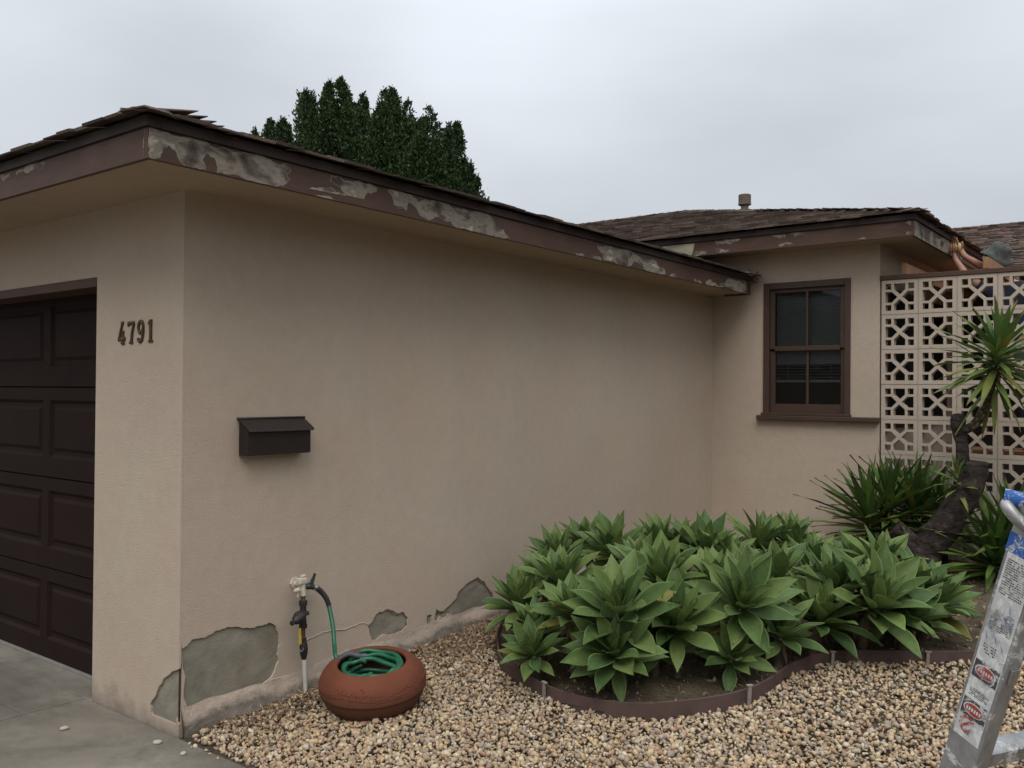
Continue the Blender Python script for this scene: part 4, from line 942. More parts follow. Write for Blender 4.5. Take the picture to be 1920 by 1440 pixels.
AGL = ['big agave facing the camera at the very front of the bed', 'agave at the left front of the bed beside the left end of the edging', 'leftmost agave, nearest the broken plaster patch', 'small agave just left of the tall upright front agave', 'upright agave directly behind the frontmost one',
 'tall agave in the middle of the clump, second row from the wall', 'agave in the upper left of the clump below the wall', 'agave against the wall behind the middle of the clump, left of two upright ones', 'agave at the top left end of the back row', 'agave to the right of the upright front one, leaves spread to the right',
 'large agave in the centre of the clump', 'agave in the back row in front of the inner corner of the walls', 'agave in the back row, left of the gap below the window', 'agave in the back row below the left end of the window sill', 'low agave at the inner bend of the edging',
 'agave on the edge of the bed, just left of the biggest right one', 'agave in the middle of the right half of the clump', 'largest agave of the right half, long leaves reaching right', 'agave behind the largest right one, below the yucca stump', 'agave on the right side near the base of the yucca trunk',
 'rightmost agave, leaves reaching the bare soil', 'agave low on the right of the frontmost one', 'agave between the central large one and the back row', 'agave right of centre behind the large central one', 'agave in the second row, left of the tall middle one',
 'leftmost agave of the back row against the wall', 'small upright agave in the back row, left of centre', 'small upright agave in the back row, at its centre', 'agave in front of the inner wall corner, half hidden', 'agave of the back right, under the window sill',
 'half hidden agave between the central one and the right front ones', 'half hidden agave between the low right one and the large central one', 'small agave of the back right beside the dark yucca', 'small agave on the left slope of the clump', 'low agave filling the gap between the two left front ones',
 'low agave hidden at the foot of the largest right one', 'low agave at the right foot of the clump',
 'half hidden agave between the frontmost one and the upright one on its right', 'half hidden agave behind the left front agave', 'half hidden agave filling the middle of the clump under the tall one', 'half hidden agave between the big central one and the back row of the clump', 'half hidden agave in the gap right of the large central agave', 'half hidden agave behind the largest agave of the right half', 'half hidden agave on the right behind the largest one, near the soil']
AG += [[1.33, 1.66, .26, .18, .2], [.86, 1.72, .30, .18, .22], [1.22, 2.05, .40, .20, .3], [1.62, 2.72, .50, .20, .4], [2.02, 2.40, .34, .20, .25], [2.30, 3.02, .44, .21, .34], [2.52, 3.10, .36, .20, .25]]
def agave(i, x, y, z, r, h):
    rr = random.Random(100+i); g0 = bedz(x, y)
    root = empty('agave', (x, y, g0), rr.uniform(0, 6.28)); tag(root, AGL[i], 'agave', 'agaves crowded in the planting bed')
    A = newA(); n = rr.randint(25, 32); big = r/.25
    for k in range(n):
        f = k/(n-1); az = k*2.39996+rr.uniform(-.18, .18)
        e0 = R(88-82*f**1.15+rr.uniform(-8, 8)); Ln = r*1.27*(.62+.45*min(1, f*2.2))*(1-.12*max(0, f-.8)*5)*rr.uniform(.9, 1.1)
        leafmesh(A, Vector((math.cos(az), math.sin(az), 0))*.014+Vector((0, 0, -.05*f)), az, min(e0, R(86)), Ln, Ln*rr.uniform(.30, .37)*(.62+.38*min(1, f*3)), R(rr.uniform(0, 26))*(.3+f), rr.uniform(.3, .6), rr.uniform(-.35, .35), (1.0 if f > .88 and rr.random() < .3 else rr.random()*.97), APROF)
    cx, cy = 1.5, 2.6; dx, dy = x-cx, y-cy; dd = math.hypot(dx, dy)+1e-6
    tx_, ty_ = dx/dd*.55+.50*min(1, 1/dd), dy/dd*.55-.70*min(1, 1/dd); q_ = math.hypot(tx_, ty_); dx, dy, dd = tx_/q_, ty_/q_, 1.0
    tl = .30+rr.uniform(-.12, .15)+(.32 if i in (0, 1, 4, 9, 10, 14, 17, 21) else 0)
    ax = Vector((-dy/dd, dx/dd, 0)); Rz = Matrix.Rotation(-root.rotation_euler.z, 3, 'Z')
    rotm = (Rz.to_4x4() @ Matrix.Rotation(tl, 4, ax))
    off = Rz @ Vector((0, 0, z-g0)); Mx = Matrix.Translation(off) @ rotm
    leafobj(A, 'rosette', M_agave, root, Mx)
    # stem leaning from behind, with a skirt of withered leaves
    mb = MB(); b0 = Rz @ Vector((-dx/dd*tl*.25*h*2, -dy/dd*tl*.25*h*2, -.02)); top = Mx @ Vector((0, 0, -.045)); mid = (b0+top)/2+Rz @ Vector((-dx/dd*.02, -dy/dd*.02, .01))
    mb.tube(cr3([b0, mid, top], 5), [.030]*10+[.034], 10, wob=.3); mb.build('stem', simple('agave stem', (.13, .105, .07), .9, 0, .4, 30, .5) if i == 0 else bpy.data.materials['agave stem'], root, True)
    D = newA()
    for k in range(rr.randint(2, 6)):
        az = rr.uniform(0, 6.28); leafmesh(D, Vector((0, 0, -.06)), az, R(rr.uniform(-70, -35)), r*rr.uniform(.4, .8), r*.14, R(rr.uniform(-10, 30)), .9, rr.uniform(-1, 1), rr.random(), APROF)
    leafobj(D, 'withered_leaf', M_dead, root, Mx)
    return root
for i, a in enumerate(AG):
    x_, y_, z_, r__, h_ = a
    if i == 0: x_, y_, r__ = x_-.03, y_+.10, r__*.90
    if i == 14: x_, y_, r__ = x_-.06, y_+.05, r__*.85
    if i in (16, 21, 1): r__ *= .92
    if i in (15, 17, 35): y_ += .13; x_ -= .02
    if i == 17: r__ *= .90; y_ += .06
    r__ *= 1.05 if y_ > 2.4 else .94
    agave(i, x_, y_, z_, r__, h_)
# ================================================================== YUCCAS
YPROF = [.55, .80, .95, 1.0, .98, .90, .76, .56, .32, .02]
def crown(name, c, n, Ln, parent, mat, seed, emin=-35, tilt=(0, 0), fan=None, wd=.034, segs=6, stiff=1.0):
    rr = random.Random(seed); A = newA()
    for k in range(n):
        f = k/(n-1); az = k*2.39996+rr.uniform(-.3, .3)
        e0 = R(88-(88-emin)*f**.85+rr.uniform(-7, 7)); l = Ln*(.70+.34*min(1, f*2.5))*rr.uniform(.85, 1.1)*(1-.25*max(0, f-.85)/.15*.8)
        leafmesh(A, Vector((math.cos(az)*.012, math.sin(az)*.012, .10-.20*f)), az, e0, l, wd*rr.uniform(.8, 1.15), R(rr.uniform(2, 26))*stiff*(.4+f), .5, rr.uniform(-.3, .3), rr.random() if f < .75 else .4+.6*rr.random(), YPROF, segs=segs, cross=(-1, 0, 1))
    ax = Vector((-tilt[1], tilt[0], 0)); ang = math.hypot(*tilt)
    Mx = Matrix.Translation(Vector(c)) @ (Matrix.Rotation(ang, 4, ax.normalized()) if ang > 1e-4 else Matrix.Identity(4))
    return leafobj(A, name, mat, parent, Mx)
def yucca_bush(x, y, label, crowns):
    g0 = bedz(x, y); root = empty('yucca', (x, y, g0)); tag(root, label, 'yucca', 'low yuccas by the block wall')
    mb = MB()
    for k, (dx, dy, dz, n, Ln, tx, ty) in enumerate(crowns):
        mb.tube([(dx*.3, dy*.3, -.03), (dx*.7, dy*.7, dz*.5), (dx, dy, dz-.05)], [.045, .038, .034], 10, wob=.3)
    mb.build('stem', M_bark, root, True)
    for k, (dx, dy, dz, n, Ln, tx, ty) in enumerate(crowns): crown('leaf_crown', (dx, dy, dz), n, Ln, root, M_yucca, int(x*1000)+k, -8, (tx, ty), wd=.054, stiff=.6)
yucca_bush(1.66, 5.28, 'dark spiky yucca against the wall below the window sill', [(0, 0, .32, 52, .58, -.12, -.05), (.12, .08, .44, 40, .52, .05, .0)])
yucca_bush(1.93, 5.58, 'upright yucca behind the leaning trunk, in front of the block wall', [(.0, 0, .36, 52, .58, .06, -.0)])
yucca_bush(2.14, 5.60, 'small yucca close behind the lean of the trunk', [(.0, 0, .32, 40, .52, -.05, .0)])
yucca_bush(2.60, 5.14, 'bushy yucca to the right of the leaning trunk, low on the soil', [(.0, 0, .16, 64, .56, .10, -.10), (.08, .12, .32, 44, .54, .25, -.05)])
yt = empty('tree_yucca', (2.08, 5.28, bedz(2.08, 5.28))); tag(yt, 'tree yucca with thick leaning dark trunk, cut stump and one green crown', 'tree yucca')
YO = Vector((-2.08, -5.28, -bedz(2.08, 5.28)))
def yp(x, z, dy=0): return Vector((x+.043, 5.10+dy, z*.975+.038))+YO
mb = MB(); P = cr3([yp(2.05, .15), yp(2.07, .34), yp(2.12, .47), yp(2.21, .60, -.01), yp(2.31, .78, -.02), yp(2.38, .93, -.02), yp(2.42, 1.05, 0), yp(2.43, 1.145, 0)], 7)
rd = [.135-.045*i/(len(P)-1)+.005*math.sin(i*.9) for i in range(len(P))]; rd[-3:] = [.098, .092, .080]
mb.tube(P, rd, 26, wob=.16, seed=2); mb.build('trunk', M_bark, yt, True)
mb = MB(); mb.tube(cr3([yp(2.10, .38), yp(2.00, .46, -.03), yp(1.93, .54, -.06), yp(1.87, .585, -.08)], 6), [.085]*6+[.078]*6+[.072]*6+[.066], 22, wob=.3, seed=9); mb.build('stump', M_bark, yt, True)
mb = MB(); P = cr3([yp(2.37, .92, .0), yp(2.355, 1.10, -.03), yp(2.345, 1.26, -.04), yp(2.33, 1.38, -.045), yp(2.325, 1.46, -.045), yp(2.32, 1.515, -.045)], 7)
rd = [.045+.004*math.sin(i*.7) for i in range(len(P))]; rd[-2:] = [.033, .018]; rd[22:30] = [.052]*8; mb.tube(P, rd, 18, wob=.4, seed=4); mb.build('cut_branch', M_bark, yt, True)
mb = MB(); P = cr3([yp(2.34, 1.375, -.045), yp(2.405, 1.405, -.045), yp(2.455, 1.455, -.045), yp(2.49, 1.53, -.045), yp(2.525, 1.66, -.045), yp(2.57, 1.84, -.045)], 6)
mb.tube(P, [.032]*6+[.036]*6+[.034]*(len(P)-12), 16, wob=.35, seed=6); mb.build('green_branch', M_bark2, yt, True)
crown('leaf_crown', tuple(yp(2.585, 1.93, -.045)), 64, .47, yt, M_crown, 31, -38, (.10, 0), wd=.050, segs=7, stiff=.8)
crown('leaf_crown', tuple(yp(2.575, 1.80, -.045)), 16, .42, yt, M_crown, 33, -75, (.0, 0), wd=.04, segs=7, stiff=.5)
crown('leaf_sprout', tuple(yp(2.335, .98, -.10)), 20, .18, yt, M_crown, 32, -20, (-.05, -.2), wd=.034, segs=5)
# ================================================================== LADDER
r_ = Vector((.483, .875, 0)); n_ = Vector((.875, -.483, 0)); C0 = Vector((3.505, -.479, .921)); kk = .32
axis = Vector((n_.x*kk, n_.y*kk, 1.0))
foot0 = C0-axis*(C0.z-.005)
ld = empty('ladder', (foot0.x, foot0.y, 0.0)); tag(ld, 'paint spattered aluminium folding ladder with warning labels at the right edge', 'ladder')
LO = Vector((-foot0.x, -foot0.y, 0))
def lbox(name, mat, o0, o1, t0, t1, w0, w1, d0, d1, ax=axis, b=.003):
    """bar: along the ladder axis t0..t1, across r_ (w) and n_ (d), from the corner line"""
    mb = MB(); base = C0+LO; A_ = ax.normalized()
    X = r_; Y = (n_-A_*n_.dot(A_)).normalized()
    Mx = Matrix((X, Y, A_)).transposed().to_4x4(); Mx.translation = base
    mb.bbox((w0, d0, t0), (w1, d1, t1), b, mat=Mx); return mb, Mx
t_lo = -(C0.z-.03)/axis.normalized().z; t_hi = .95
WEB = .074; FL = .040; LW = .46
rl = []
for s in (0, 1):
    mb, Mx = lbox('rail', M_alu, 0, 0, t_lo, t_hi, s*LW, s*LW+FL, -WEB, 0, b=.006)
    o = mb.build('rail', M_alu, ld); rl.append(o)
    mb2, _ = lbox('f', M_black, 0, 0, t_lo-.03, t_lo-.0005, s*LW-.004, s*LW+FL+.004, -WEB-.006, .008, b=.006); mb2.build('rubber_foot', M_black, o)
def axz(z): return (z-C0.z)/axis.normalized().z
for k in range(6):
    t = axz(.10+.272*k+.0)+.0; mb = MB()
    if t > t_hi-.05: continue
    mb.bbox((FL+.0005, -WEB+.014, t-.016), (LW-.0005, -.012, t+.016), .006, mat=Mx)
    mb.build('rung', M_alu, ld)
# rear frame, folded out on the other side of the hinge
ax2 = Vector((-n_.x*-.32, -n_.y*-.32, -1.0)); apex = C0+axis.normalized()*t_hi
A2 = Vector((n_.x*.36, n_.y*.36, -1.0)).normalized(); Y2 = (n_-A2*n_.dot(A2)).normalized(); M2 = Matrix((r_, Y2, A2)).transposed().to_4x4(); M2.translation = apex+LO
ll = (apex.z-.03)/abs(A2.z)
for s in (0, 1):
    mb = MB(); mb.bbox((s*LW-.0, .014, .02), (s*LW+FL, .014+WEB, ll), .006, mat=M2); mb.build('rail', M_alu, ld)
    mb = MB(); mb.tube([Mx @ Vector((s*LW-.006, .006, t_hi-.03)), Mx @ Vector((s*LW+FL+.006, .006, t_hi-.03))], .045, 20); autosmooth(mb.build('hinge', M_alu, ld))
for k in range(5):
    mb = MB(); mb.bbox((FL+.0005, .03, .28+k*.272), (LW-.0005, WEB, .312+k*.272), .006, mat=M2); mb.build('rung', M_alu, ld)
# lock lever: rounded tube standing out from the rail, wrapped in blue tape
tt = axz(1.415)
mb = MB(); P = [Mx @ Vector(p) for p in ((.05, -.012, tt-.040), (.012, -.036, tt-.030), (-.010, -.058, tt-.016), (-.017, -.074, tt-.004), (-.014, -.086, tt+.002), (-.002, -.090, tt+.002), (.02, -.085, tt-.002))]
mb.tube(cr3(P, 6), .0115, 14); mb.build('lock_lever', M_alu, ld, True)
mb = MB(); mb.tube([Mx @ Vector((-.0385, -.075, tt+.0)), Mx @ Vector((-.0385, -.092, tt+.0065)), Mx @ Vector((-.030, -.110, tt+.0065))], .0140, 14); 
mb = MB(); mb.tube([Mx @ Vector((-.008, -.100, tt+.012)), Mx @ Vector((.02, -.06, tt+.016)), Mx @ Vector((.03, -.03, tt+.018))], .016, 14); mb.build('blue_tape', M_blue, ld, True)
# labels on the outer web of the rail (plane w = 0, facing -r_)
def lab(name, mat, t0, t1, d0, d1, lift=.0006, poly=None):
    mb = MB()
    if poly is None: poly = [(d0, t0), (d1, t0), (d1, t1), (d0, t1)]
    mb.add([Mx @ Vector((-lift, a, b)) for a, b in poly], [tuple(range(len(poly)))]); return mb.build(name, mat, ld)
t1_ = axz(1.33)
lab('label', M_label, axz(.958), axz(1.335), -WEB+.008, -.007)
def inkrows(ta, tb, d0, d1, n, seed, wfac=.5):
    mb = MB(); rr = random.Random(seed)
    for k in range(n):
        t = tb-(tb-ta)*(k+.5)/n; h = (tb-ta)/n*wfac; u = d0
        while u < d1-.002:
            w_ = rr.uniform(.0015, .006); e = min(u+w_, d1)
            if rr.random() < .9: mb.add([Mx @ Vector((-.0010, a, b)) for a, b in ((u, t-h/2), (e, t-h/2), (e, t+h/2), (u, t+h/2))], [(0, 1, 2, 3)])
            u = e+rr.uniform(.0006, .0014)
    mb.build('label_text', M_ink, ld)
inkrows(axz(1.255), axz(1.325), -WEB+.013, -.012, 16, 1)
inkrows(axz(1.185), axz(1.225), -WEB+.013, -.012, 10, 2)
inkrows(axz(1.135), axz(1.155), -WEB+.016, -.03, 4, 3)
inkrows(axz(1.045), axz(1.062), -WEB+.016, -.014, 5, 4)
inkrows(axz(.968), axz(.978), -WEB+.03, -.03, 3, 6)
def danger(t0, t1):
    d0, d1 = -WEB+.010, -.009; lab('warning_panel', M_ink, t0, t1, d0, d1, .0012)
    c = ((d0+d1)/2, (t0+t1)/2)
    for s, m, lf in ((1.0, M_label, .0018), (.86, M_red, .0024)):
        lab('warning_oval', m, 0, 0, 0, 0, lf, [(c[0]+(d1-d0)*.43*s*math.cos(a*math.pi/12), c[1]+(t1-t0)*.36*s*math.sin(a*math.pi/12)) for a in range(24)])
    mb = MB()
    for k in range(6):
        x = c[0]-.016+k*.0058; mb.add([Mx @ Vector((-.0030, a, b)) for a, b in ((x, c[1]-.0035), (x+.0036, c[1]-.0035), (x+.0036, c[1]+.0035), (x, c[1]+.0035))], [(0, 1, 2, 3)])
    mb.build('warning_text', M_label, ld)
danger(axz(1.083), axz(1.118)); danger(axz(1.003), axz(1.038))
def annulus(cd, ct, r0, r1, a0, a1, n=20):
    mb = MB(); V = []
    for i in range(n+1):
        a = R(a0+(a1-a0)*i/n)
        for r in (r0, r1): V.append(Mx @ Vector((-.0016, cd+r*math.cos(a), ct+r*math.sin(a))))
    mb.add(V, [(2*i, 2*i+1, 2*i+3, 2*i+2) for i in range(n)]); mb.build('warning_symbol', M_red, ld)
annulus(-WEB/2-.006, axz(.988), .012, .0175, 20, 340)
lab('warning_symbol', M_red, 0, 0, 0, 0, .0017, [(-WEB/2-.018, axz(.980)), (-WEB/2-.014, axz(.978)), (-WEB/2+.006, axz(.996)), (-WEB/2+.002, axz(.999))])
lab('blue_tape', M_blue, axz(1.335), axz(1.372), -WEB+.001, -.001)
rr = random.Random(5); mb = MB()
for k in range(9):
    a, b = rr.uniform(-WEB+.012, -.02), axz(rr.uniform(1.16, 1.25)); 
    mb.add([Mx @ Vector((-.0032, a+dx, b+dy)) for dx, dy in ((0, 0), (.006, -.010), (.012, -.022), (.006, -.014))], [(0, 1, 2, 3)])
mb.build('blue_scuff', M_blue, ld)
mb = MB(); mb.bbox((FL*.25, .0003, axz(1.10)), (FL*.8, .006, axz(1.13)), .002, mat=Mx); mb.build('rail_bracket', M_chrome, ld)
# ================================================================== PERSON ON A PLATFORM BEHIND THE WALL
plt = empty('work_platform', (2.45, 6.85, 0)); tag(plt, 'wooden trestle platform behind the block wall that the person stands on', 'platform')
mb = MB(); mb.bbox((-.5, -.3, 1.13), (.55, .3, 1.165), .004); mb.build('plank', M_beam, plt)
for sx in (-.42, .47):
    for sy in (-.24, .24): mb = MB(); mb.bbox((sx-.03, sy-.03, .05), (sx+.03, sy+.03, 1.1295), .003); mb.build('leg', M_beam, plt)
pe = empty('person', (2.45, 6.85, 1.165)); tag(pe, 'person in a grey green bucket hat reaching up to the eave behind the block wall', 'person')
PO = Vector((-2.45, -6.85, -1.165))
def skin(name, verts, edges, rad, mat, parent, lv=2, root=0):
    me = bpy.data.meshes.new(name); me.from_pydata([tuple(Vector(v)+PO) for v in verts], edges, []); me.materials.append(mat)
    o = link(bpy.data.objects.new(name, me), parent); m = o.modifiers.new('skin', 'SKIN'); m.use_smooth_shade = True
    sv = me.skin_vertices[0].data
    for i, r in enumerate(rad): sv[i].radius = (r, r) if isinstance(r, (int, float)) else r
    sv[root].use_root = True; s = o.modifiers.new('sub', 'SUBSURF'); s.levels = lv; s.render_levels = lv
    return o
def bake(o):
    dg_ = bpy.context.evaluated_depsgraph_get(); dg_.update(); ev = o.evaluated_get(dg_); me = bpy.data.meshes.new_from_object(ev); o.modifiers.clear(); o.data = me; return o
shl = Vector((2.27, 6.80, 2.60)); shr = Vector((2.63, 6.86, 2.60)); neck = Vector((2.43, 6.84, 2.70)); head = Vector((2.34, 6.78, 2.90))
pel = Vector((2.45, 6.86, 2.06))
elL = Vector((2.10, 6.72, 2.76)); wrL = Vector((1.995, 6.74, 2.93)); paL = Vector((1.985, 6.75, 3.005))
elR = Vector((2.24, 6.90, 2.83)); wrR = Vector((2.065, 6.80, 2.955)); paR = Vector((2.02, 6.79, 3.04))
bv = [pel, (2.45, 6.86, 2.28), (2.45, 6.85, 2.50), (2.44, 6.85, 2.61), neck, (2.38, 6.81, 2.79), (2.35, 6.79, 2.87), (2.34, 6.785, 2.96), shl, elL, wrL, paL, shr, (2.45, 6.95, 2.66), elR, wrR, paR,
      (2.36, 6.86, 2.02), (2.34, 6.84, 1.62), (2.34, 6.88, 1.24), (2.34, 6.76, 1.20), (2.54, 6.86, 2.02), (2.57, 6.82, 1.62), (2.58, 6.86, 1.24), (2.58, 6.74, 1.20)]
be = [(0, 1), (1, 2), (2, 3), (3, 4), (4, 5), (5, 6), (6, 7), (3, 8), (8, 9), (9, 10), (10, 11), (3, 12), (12, 13), (13, 14), (14, 15), (15, 16), (0, 17), (17, 18), (18, 19), (19, 20), (0, 21), (21, 22), (22, 23), (23, 24)]
br = [(.15, .11), (.13, .10), (.15, .11), (.11, .09), .055, .07, .088, .075, .055, .041, .027, (.036, .018), .055, .045, .041, .027, (.036, .018), .08, .058, .04, .035, .08, .058, .04, .035]
body = bake(skin('body', bv, be, br, M_skin, pe))
# fingers, thumbs, nose and ears joined to the body mesh
def chainmesh(pts, rad):
    o = bake(skin('tmp', pts, [(i, i+1) for i in range(len(pts)-1)], rad, M_skin, pe)); vs = [v.co.copy() for v in o.data.vertices]; fs = [tuple(p.vertices) for p in o.data.polygons]; bpy.data.objects.remove(o); return vs, fs
extra = MB()
TC = Vector((1.972, 6.735, 3.03)); TR = .030                    # grip of the sanding tool, axis along the eave board
tax = (Vector((.95, .30, -.02))).normalized()
def fing(root, spread, u, s, ln=1.0, up_=.0):
    # curl over the grip
    base = Vector(root); c = TC+tax*u; ang0 = -70*s
    pts = [base]; nrm = Vector((.25, -.95, 0)).normalized(); zz = Vector((0, 0, 1))
    for a in (10, 70, 130, 175): pts.append(c+(nrm*math.cos(R(a-60))+zz*math.sin(R(a-60)))*(TR+.010)*(1 if a < 150 else .95))
    extra.add(*chainmesh(pts, [.011, .0100, .0095, .0088, .0075]))
for k, u in enumerate((-.030, -.010, .010, .029)): fing((1.985+.012*(k-1.5), 6.742, 3.0), 0, u, 1)
extra.add(*chainmesh([(2.005, 6.75, 2.985), (2.025, 6.742, 3.005), (2.025, 6.73, 3.03), (2.012, 6.722, 3.045)], [.013, .012, .011, .008]))
for k in range(4):                                              # second hand, fingers up on the board
    x = 1.965+.018*(k-1.5)+.012; ln = (.85, 1.0, .96, .78)[k]
    extra.add(*chainmesh([(2.02+.006*k-.01, 6.79, 3.045), (x+.012, 6.775, 3.075), (x+.006, 6.765, 3.075+.032*ln), (x, 6.757, 3.075+.062*ln), (x-.002, 6.757, 3.075+.082*ln)], [.012, .0105, .0098, .009, .0075]))
extra.add(*chainmesh([(2.035, 6.785, 3.02), (2.055, 6.77, 3.045), (2.058, 6.757, 3.07), (2.052, 6.75, 3.09)], [.013, .012, .0105, .008]))
fc = Vector((-.80, -.52, .30)).normalized(); sd_ = Vector((.54, -.84, 0)).normalized(); hc = Vector((2.345, 6.787, 2.915))
def hp(a, b, c): return hc+fc*a+sd_*b+fc.cross(sd_).normalized()*c
extra.add(*chainmesh([hp(.075, 0, .02), hp(.105, 0, .0), hp(.112, 0, -.012)], [.010, .013, .014]))
extra.add(*chainmesh([hp(.085, -.02, -.05), hp(.095, 0, -.052), hp(.085, .02, -.05)], [.006, .008, .006]))
for s in (-1, 1): extra.add(*chainmesh([hp(-.005, s*.074, -.045), hp(-.012, s*.080, -.03), hp(-.01, s*.078, -.015)], [.008, .012, .009])); extra.add(*chainmesh([hp(.082, s*.025, .022), hp(.086, s*.032, .022), hp(.082, s*.040, .022)], [.006, .009, .006]))
bm = bmesh.new(); bm.from_mesh(body.data); tmp = bpy.data.meshes.new('t'); tmp.from_pydata([tuple(v) for v in extra.v], [], extra.f); bm.from_mesh(tmp); bm.to_mesh(body.data); bm.free(); body.data.polygons.foreach_set('use_smooth', [True]*len(body.data.polygons)); bpy.data.meshes.remove(tmp)
shirt = bake(skin('shirt', [pel+Vector((0, 0, .03)), (2.45, 6.86, 2.28), (2.45, 6.85, 2.50), (2.44, 6.85, 2.62), (2.43, 6.84, 2.68), shl, (shl+elL)/2+Vector((-.02, 0, .02)), shr, (2.45, 6.95, 2.67), (2.36, 6.92, 2.745), (2.285, 6.905, 2.80)],
     [(0, 1), (1, 2), (2, 3), (3, 4), (3, 5), (5, 6), (3, 7), (7, 8), (8, 9), (9, 10)], [(.165, .125), (.145, .115), (.165, .125), (.125, .105), .068, .072, .062, .072, .066, .066, .060], M_shirt, pe))
tr_ = bake(skin('trousers', [pel+Vector((0, 0, .06)), (2.45, 6.86, 2.0), (2.36, 6.86, 1.96), (2.34, 6.84, 1.62), (2.34, 6.88, 1.28), (2.54, 6.86, 1.96), (2.57, 6.82, 1.62), (2.58, 6.86, 1.28)], [(0, 1), (1, 2), (2, 3), (3, 4), (1, 5), (5, 6), (6, 7)], [(.16, .12), (.15, .12), .095, .072, .06, .095, .072, .06], M_jeans, pe))
for x in (2.34, 2.58): bake(skin('boot', [(x, 6.88, 1.29), (x, 6.88, 1.215), (x, 6.80, 1.20), (x, 6.73, 1.198)], [(0, 1), (1, 2), (2, 3)], [.052, .046, .04, .034], M_boot, pe, root=1))
# bucket hat
mb = MB(); hx = Matrix.Translation(Vector((2.355, 6.79, 2.955))+PO) @ Matrix.Rotation(R(34), 4, Vector((.35, .94, 0)))
nn_ = 40; prof = [(.0, .092), (.055, .092), (.082, .080), (.092, .055), (.098, .0), (.125, -.022), (.150, -.045), (.148, -.049), (.122, -.027), (.095, -.006)]
vs = []
for r, z in prof:
    for j in range(nn_):
        a = 2*math.pi*j/nn_; k = .010*noise.noise(Vector((math.cos(a)*2.2, math.sin(a)*2.2, z*22)))+(.012*math.sin(a*3+1)*(r > .11)); vs.append(hx @ Vector((r*math.cos(a)*(1+k*3), r*math.sin(a)*(1+k*3), z+k)))
mb.add(vs, [(i*nn_+j, i*nn_+(j+1) % nn_, (i+1)*nn_+(j+1) % nn_, (i+1)*nn_+j) for i in range(len(prof)-1) for j in range(nn_)]); mb.build('bucket_hat', M_hat, pe, True)
mb = MB(); 
dust = skin('dust_mask', [hp(.088, -.035, -.03), hp(.112, 0, -.035), hp(.088, .035, -.03)], [(0, 1), (1, 2)], [.020, .032, .020], simple('white mask', (.6, .6, .6), .8), pe); bake(dust)
st = empty('sanding_tool', tuple(TC)); tag(st, 'ochre roller shaped sanding tool gripped in the person\'s hand against the eave', 'hand tool')
mb = MB(); mb.tube([-tax*.045, tax*.045], TR, 20); autosmooth(mb.build('grip', M_sander, st))
for s in (-1, 1): mb = MB(); mb.tube([tax*.0455*s, tax*.050*s, tax*.070*s, tax*.075*s], [.042, .050, .050, .042], 24); autosmooth(mb.build('end_disc', M_sander, st))
# ================================================================== TREES BEYOND THE HOUSE
def cproj(px, py, dep): return cam.matrix_world.translation+dep*(fw*1.0+r2*((px-960)/1684)-u2*((py-720)/1684))
#TREES#
def tree(name, label, dist, lobes, seed, base_px, nleaf, trunks):
    r = np.random.default_rng(seed); base = Vector(base_px)
    root = empty(name, (base.x, base.y, 0)); tag(root, label, 'tree', 'evergreen trees behind the house')
    V = []; r5 = random.Random(seed); kids = []
    for (cx, cy, cz, tz, wr, dy) in lobes:
        for _ in range(5):
            a_ = r5.uniform(0, 6.28); hh_ = tz-(tz-cz)*r5.uniform(.03, .45); kids.append((cx+math.cos(a_)*wr*r5.uniform(.45, .95), cy+math.sin(a_)*wr*.9, hh_-max(.9, wr*3.2), hh_, wr*r5.uniform(.34, .58), 0))
    lobes = list(lobes)+kids
    for (cx, cy, cz, tz, wr, dy) in lobes:                    # centre, top height, half width
        n = int(nleaf*1.35*wr*(tz-cz)); 
        t = r.random(n)**.9; z = cz+(tz-cz)*t; rad = wr*np.where(t < .25, .8+.8*t, np.clip(1-((t-.25)/.75)**1.25, 0, 1)**.52)*(1)
        a = r.uniform(0, 2*np.pi, n); q = r.random(n)**.42*np.where(r.random(n) < .10, r.uniform(1.0, 1.38, n), 1)
        lump = 1+.22*np.sin(a*3+z*4+cx*7)+.16*np.sin(a*7-z*9+cx)
        x = cx+np.cos(a)*rad*1.12*q*lump; y = cy+np.sin(a)*rad*q*lump*1.1; z = z+r.normal(0, .05, n)
        lean = r.uniform(-.16, .16, 2); x = x+lean[0]*np.maximum(0, z-cz)*.6; y = y+lean[1]*np.maximum(0, z-cz)*.6
        out = np.stack([np.cos(a)*.55, np.sin(a)*.55, np.full(n, 1.0)], 1)+r.normal(0, .5, (n, 3)); out /= np.linalg.norm(out, axis=1)[:, None]
        side = np.cross(out, r.normal(size=(n, 3))); side /= np.linalg.norm(side, axis=1)[:, None]
        P = np.stack([x, y, z], 1)-np.array([base.x, base.y, 0]); s = r.uniform(.035, .10, n)[:, None]; w_ = s*.25
        cl_ = np.sin(x*5.1+z*3.3)*np.sin(z*6.7-y*4.9)+.5*np.sin(x*13+y*11)*np.sin(z*15+x*6); kp = (cl_ > -.42) | (r.random(n) < .22); P, out, side, s, w_ = P[kp], out[kp], side[kp], s[kp], w_[kp]
        V.append(np.stack([P, P+out*s*.5+side*w_, P+out*s, P+out*s*.5-side*w_], 1).reshape(-1, 3))
    V = np.concatenate(V); F = np.arange(len(V)).reshape(-1, 4); mesh('crown', V, F, M_fol, root)
    mb = MB()
    for (x0_, y0_, x1_, y1_, z1_, rr_) in trunks: mb.tube([(x0_-base.x, y0_-base.y, -.1), ((x0_*.6+x1_*.4)-base.x, (y0_*.6+y1_*.4)-base.y, z1_*.45), (x1_-base.x, y1_-base.y, z1_)], [rr_*1.4, rr_, rr_*.25], 10, wob=.2)
    mb.build('trunk', M_trunk, root, True)
rt_ = random.Random(21)
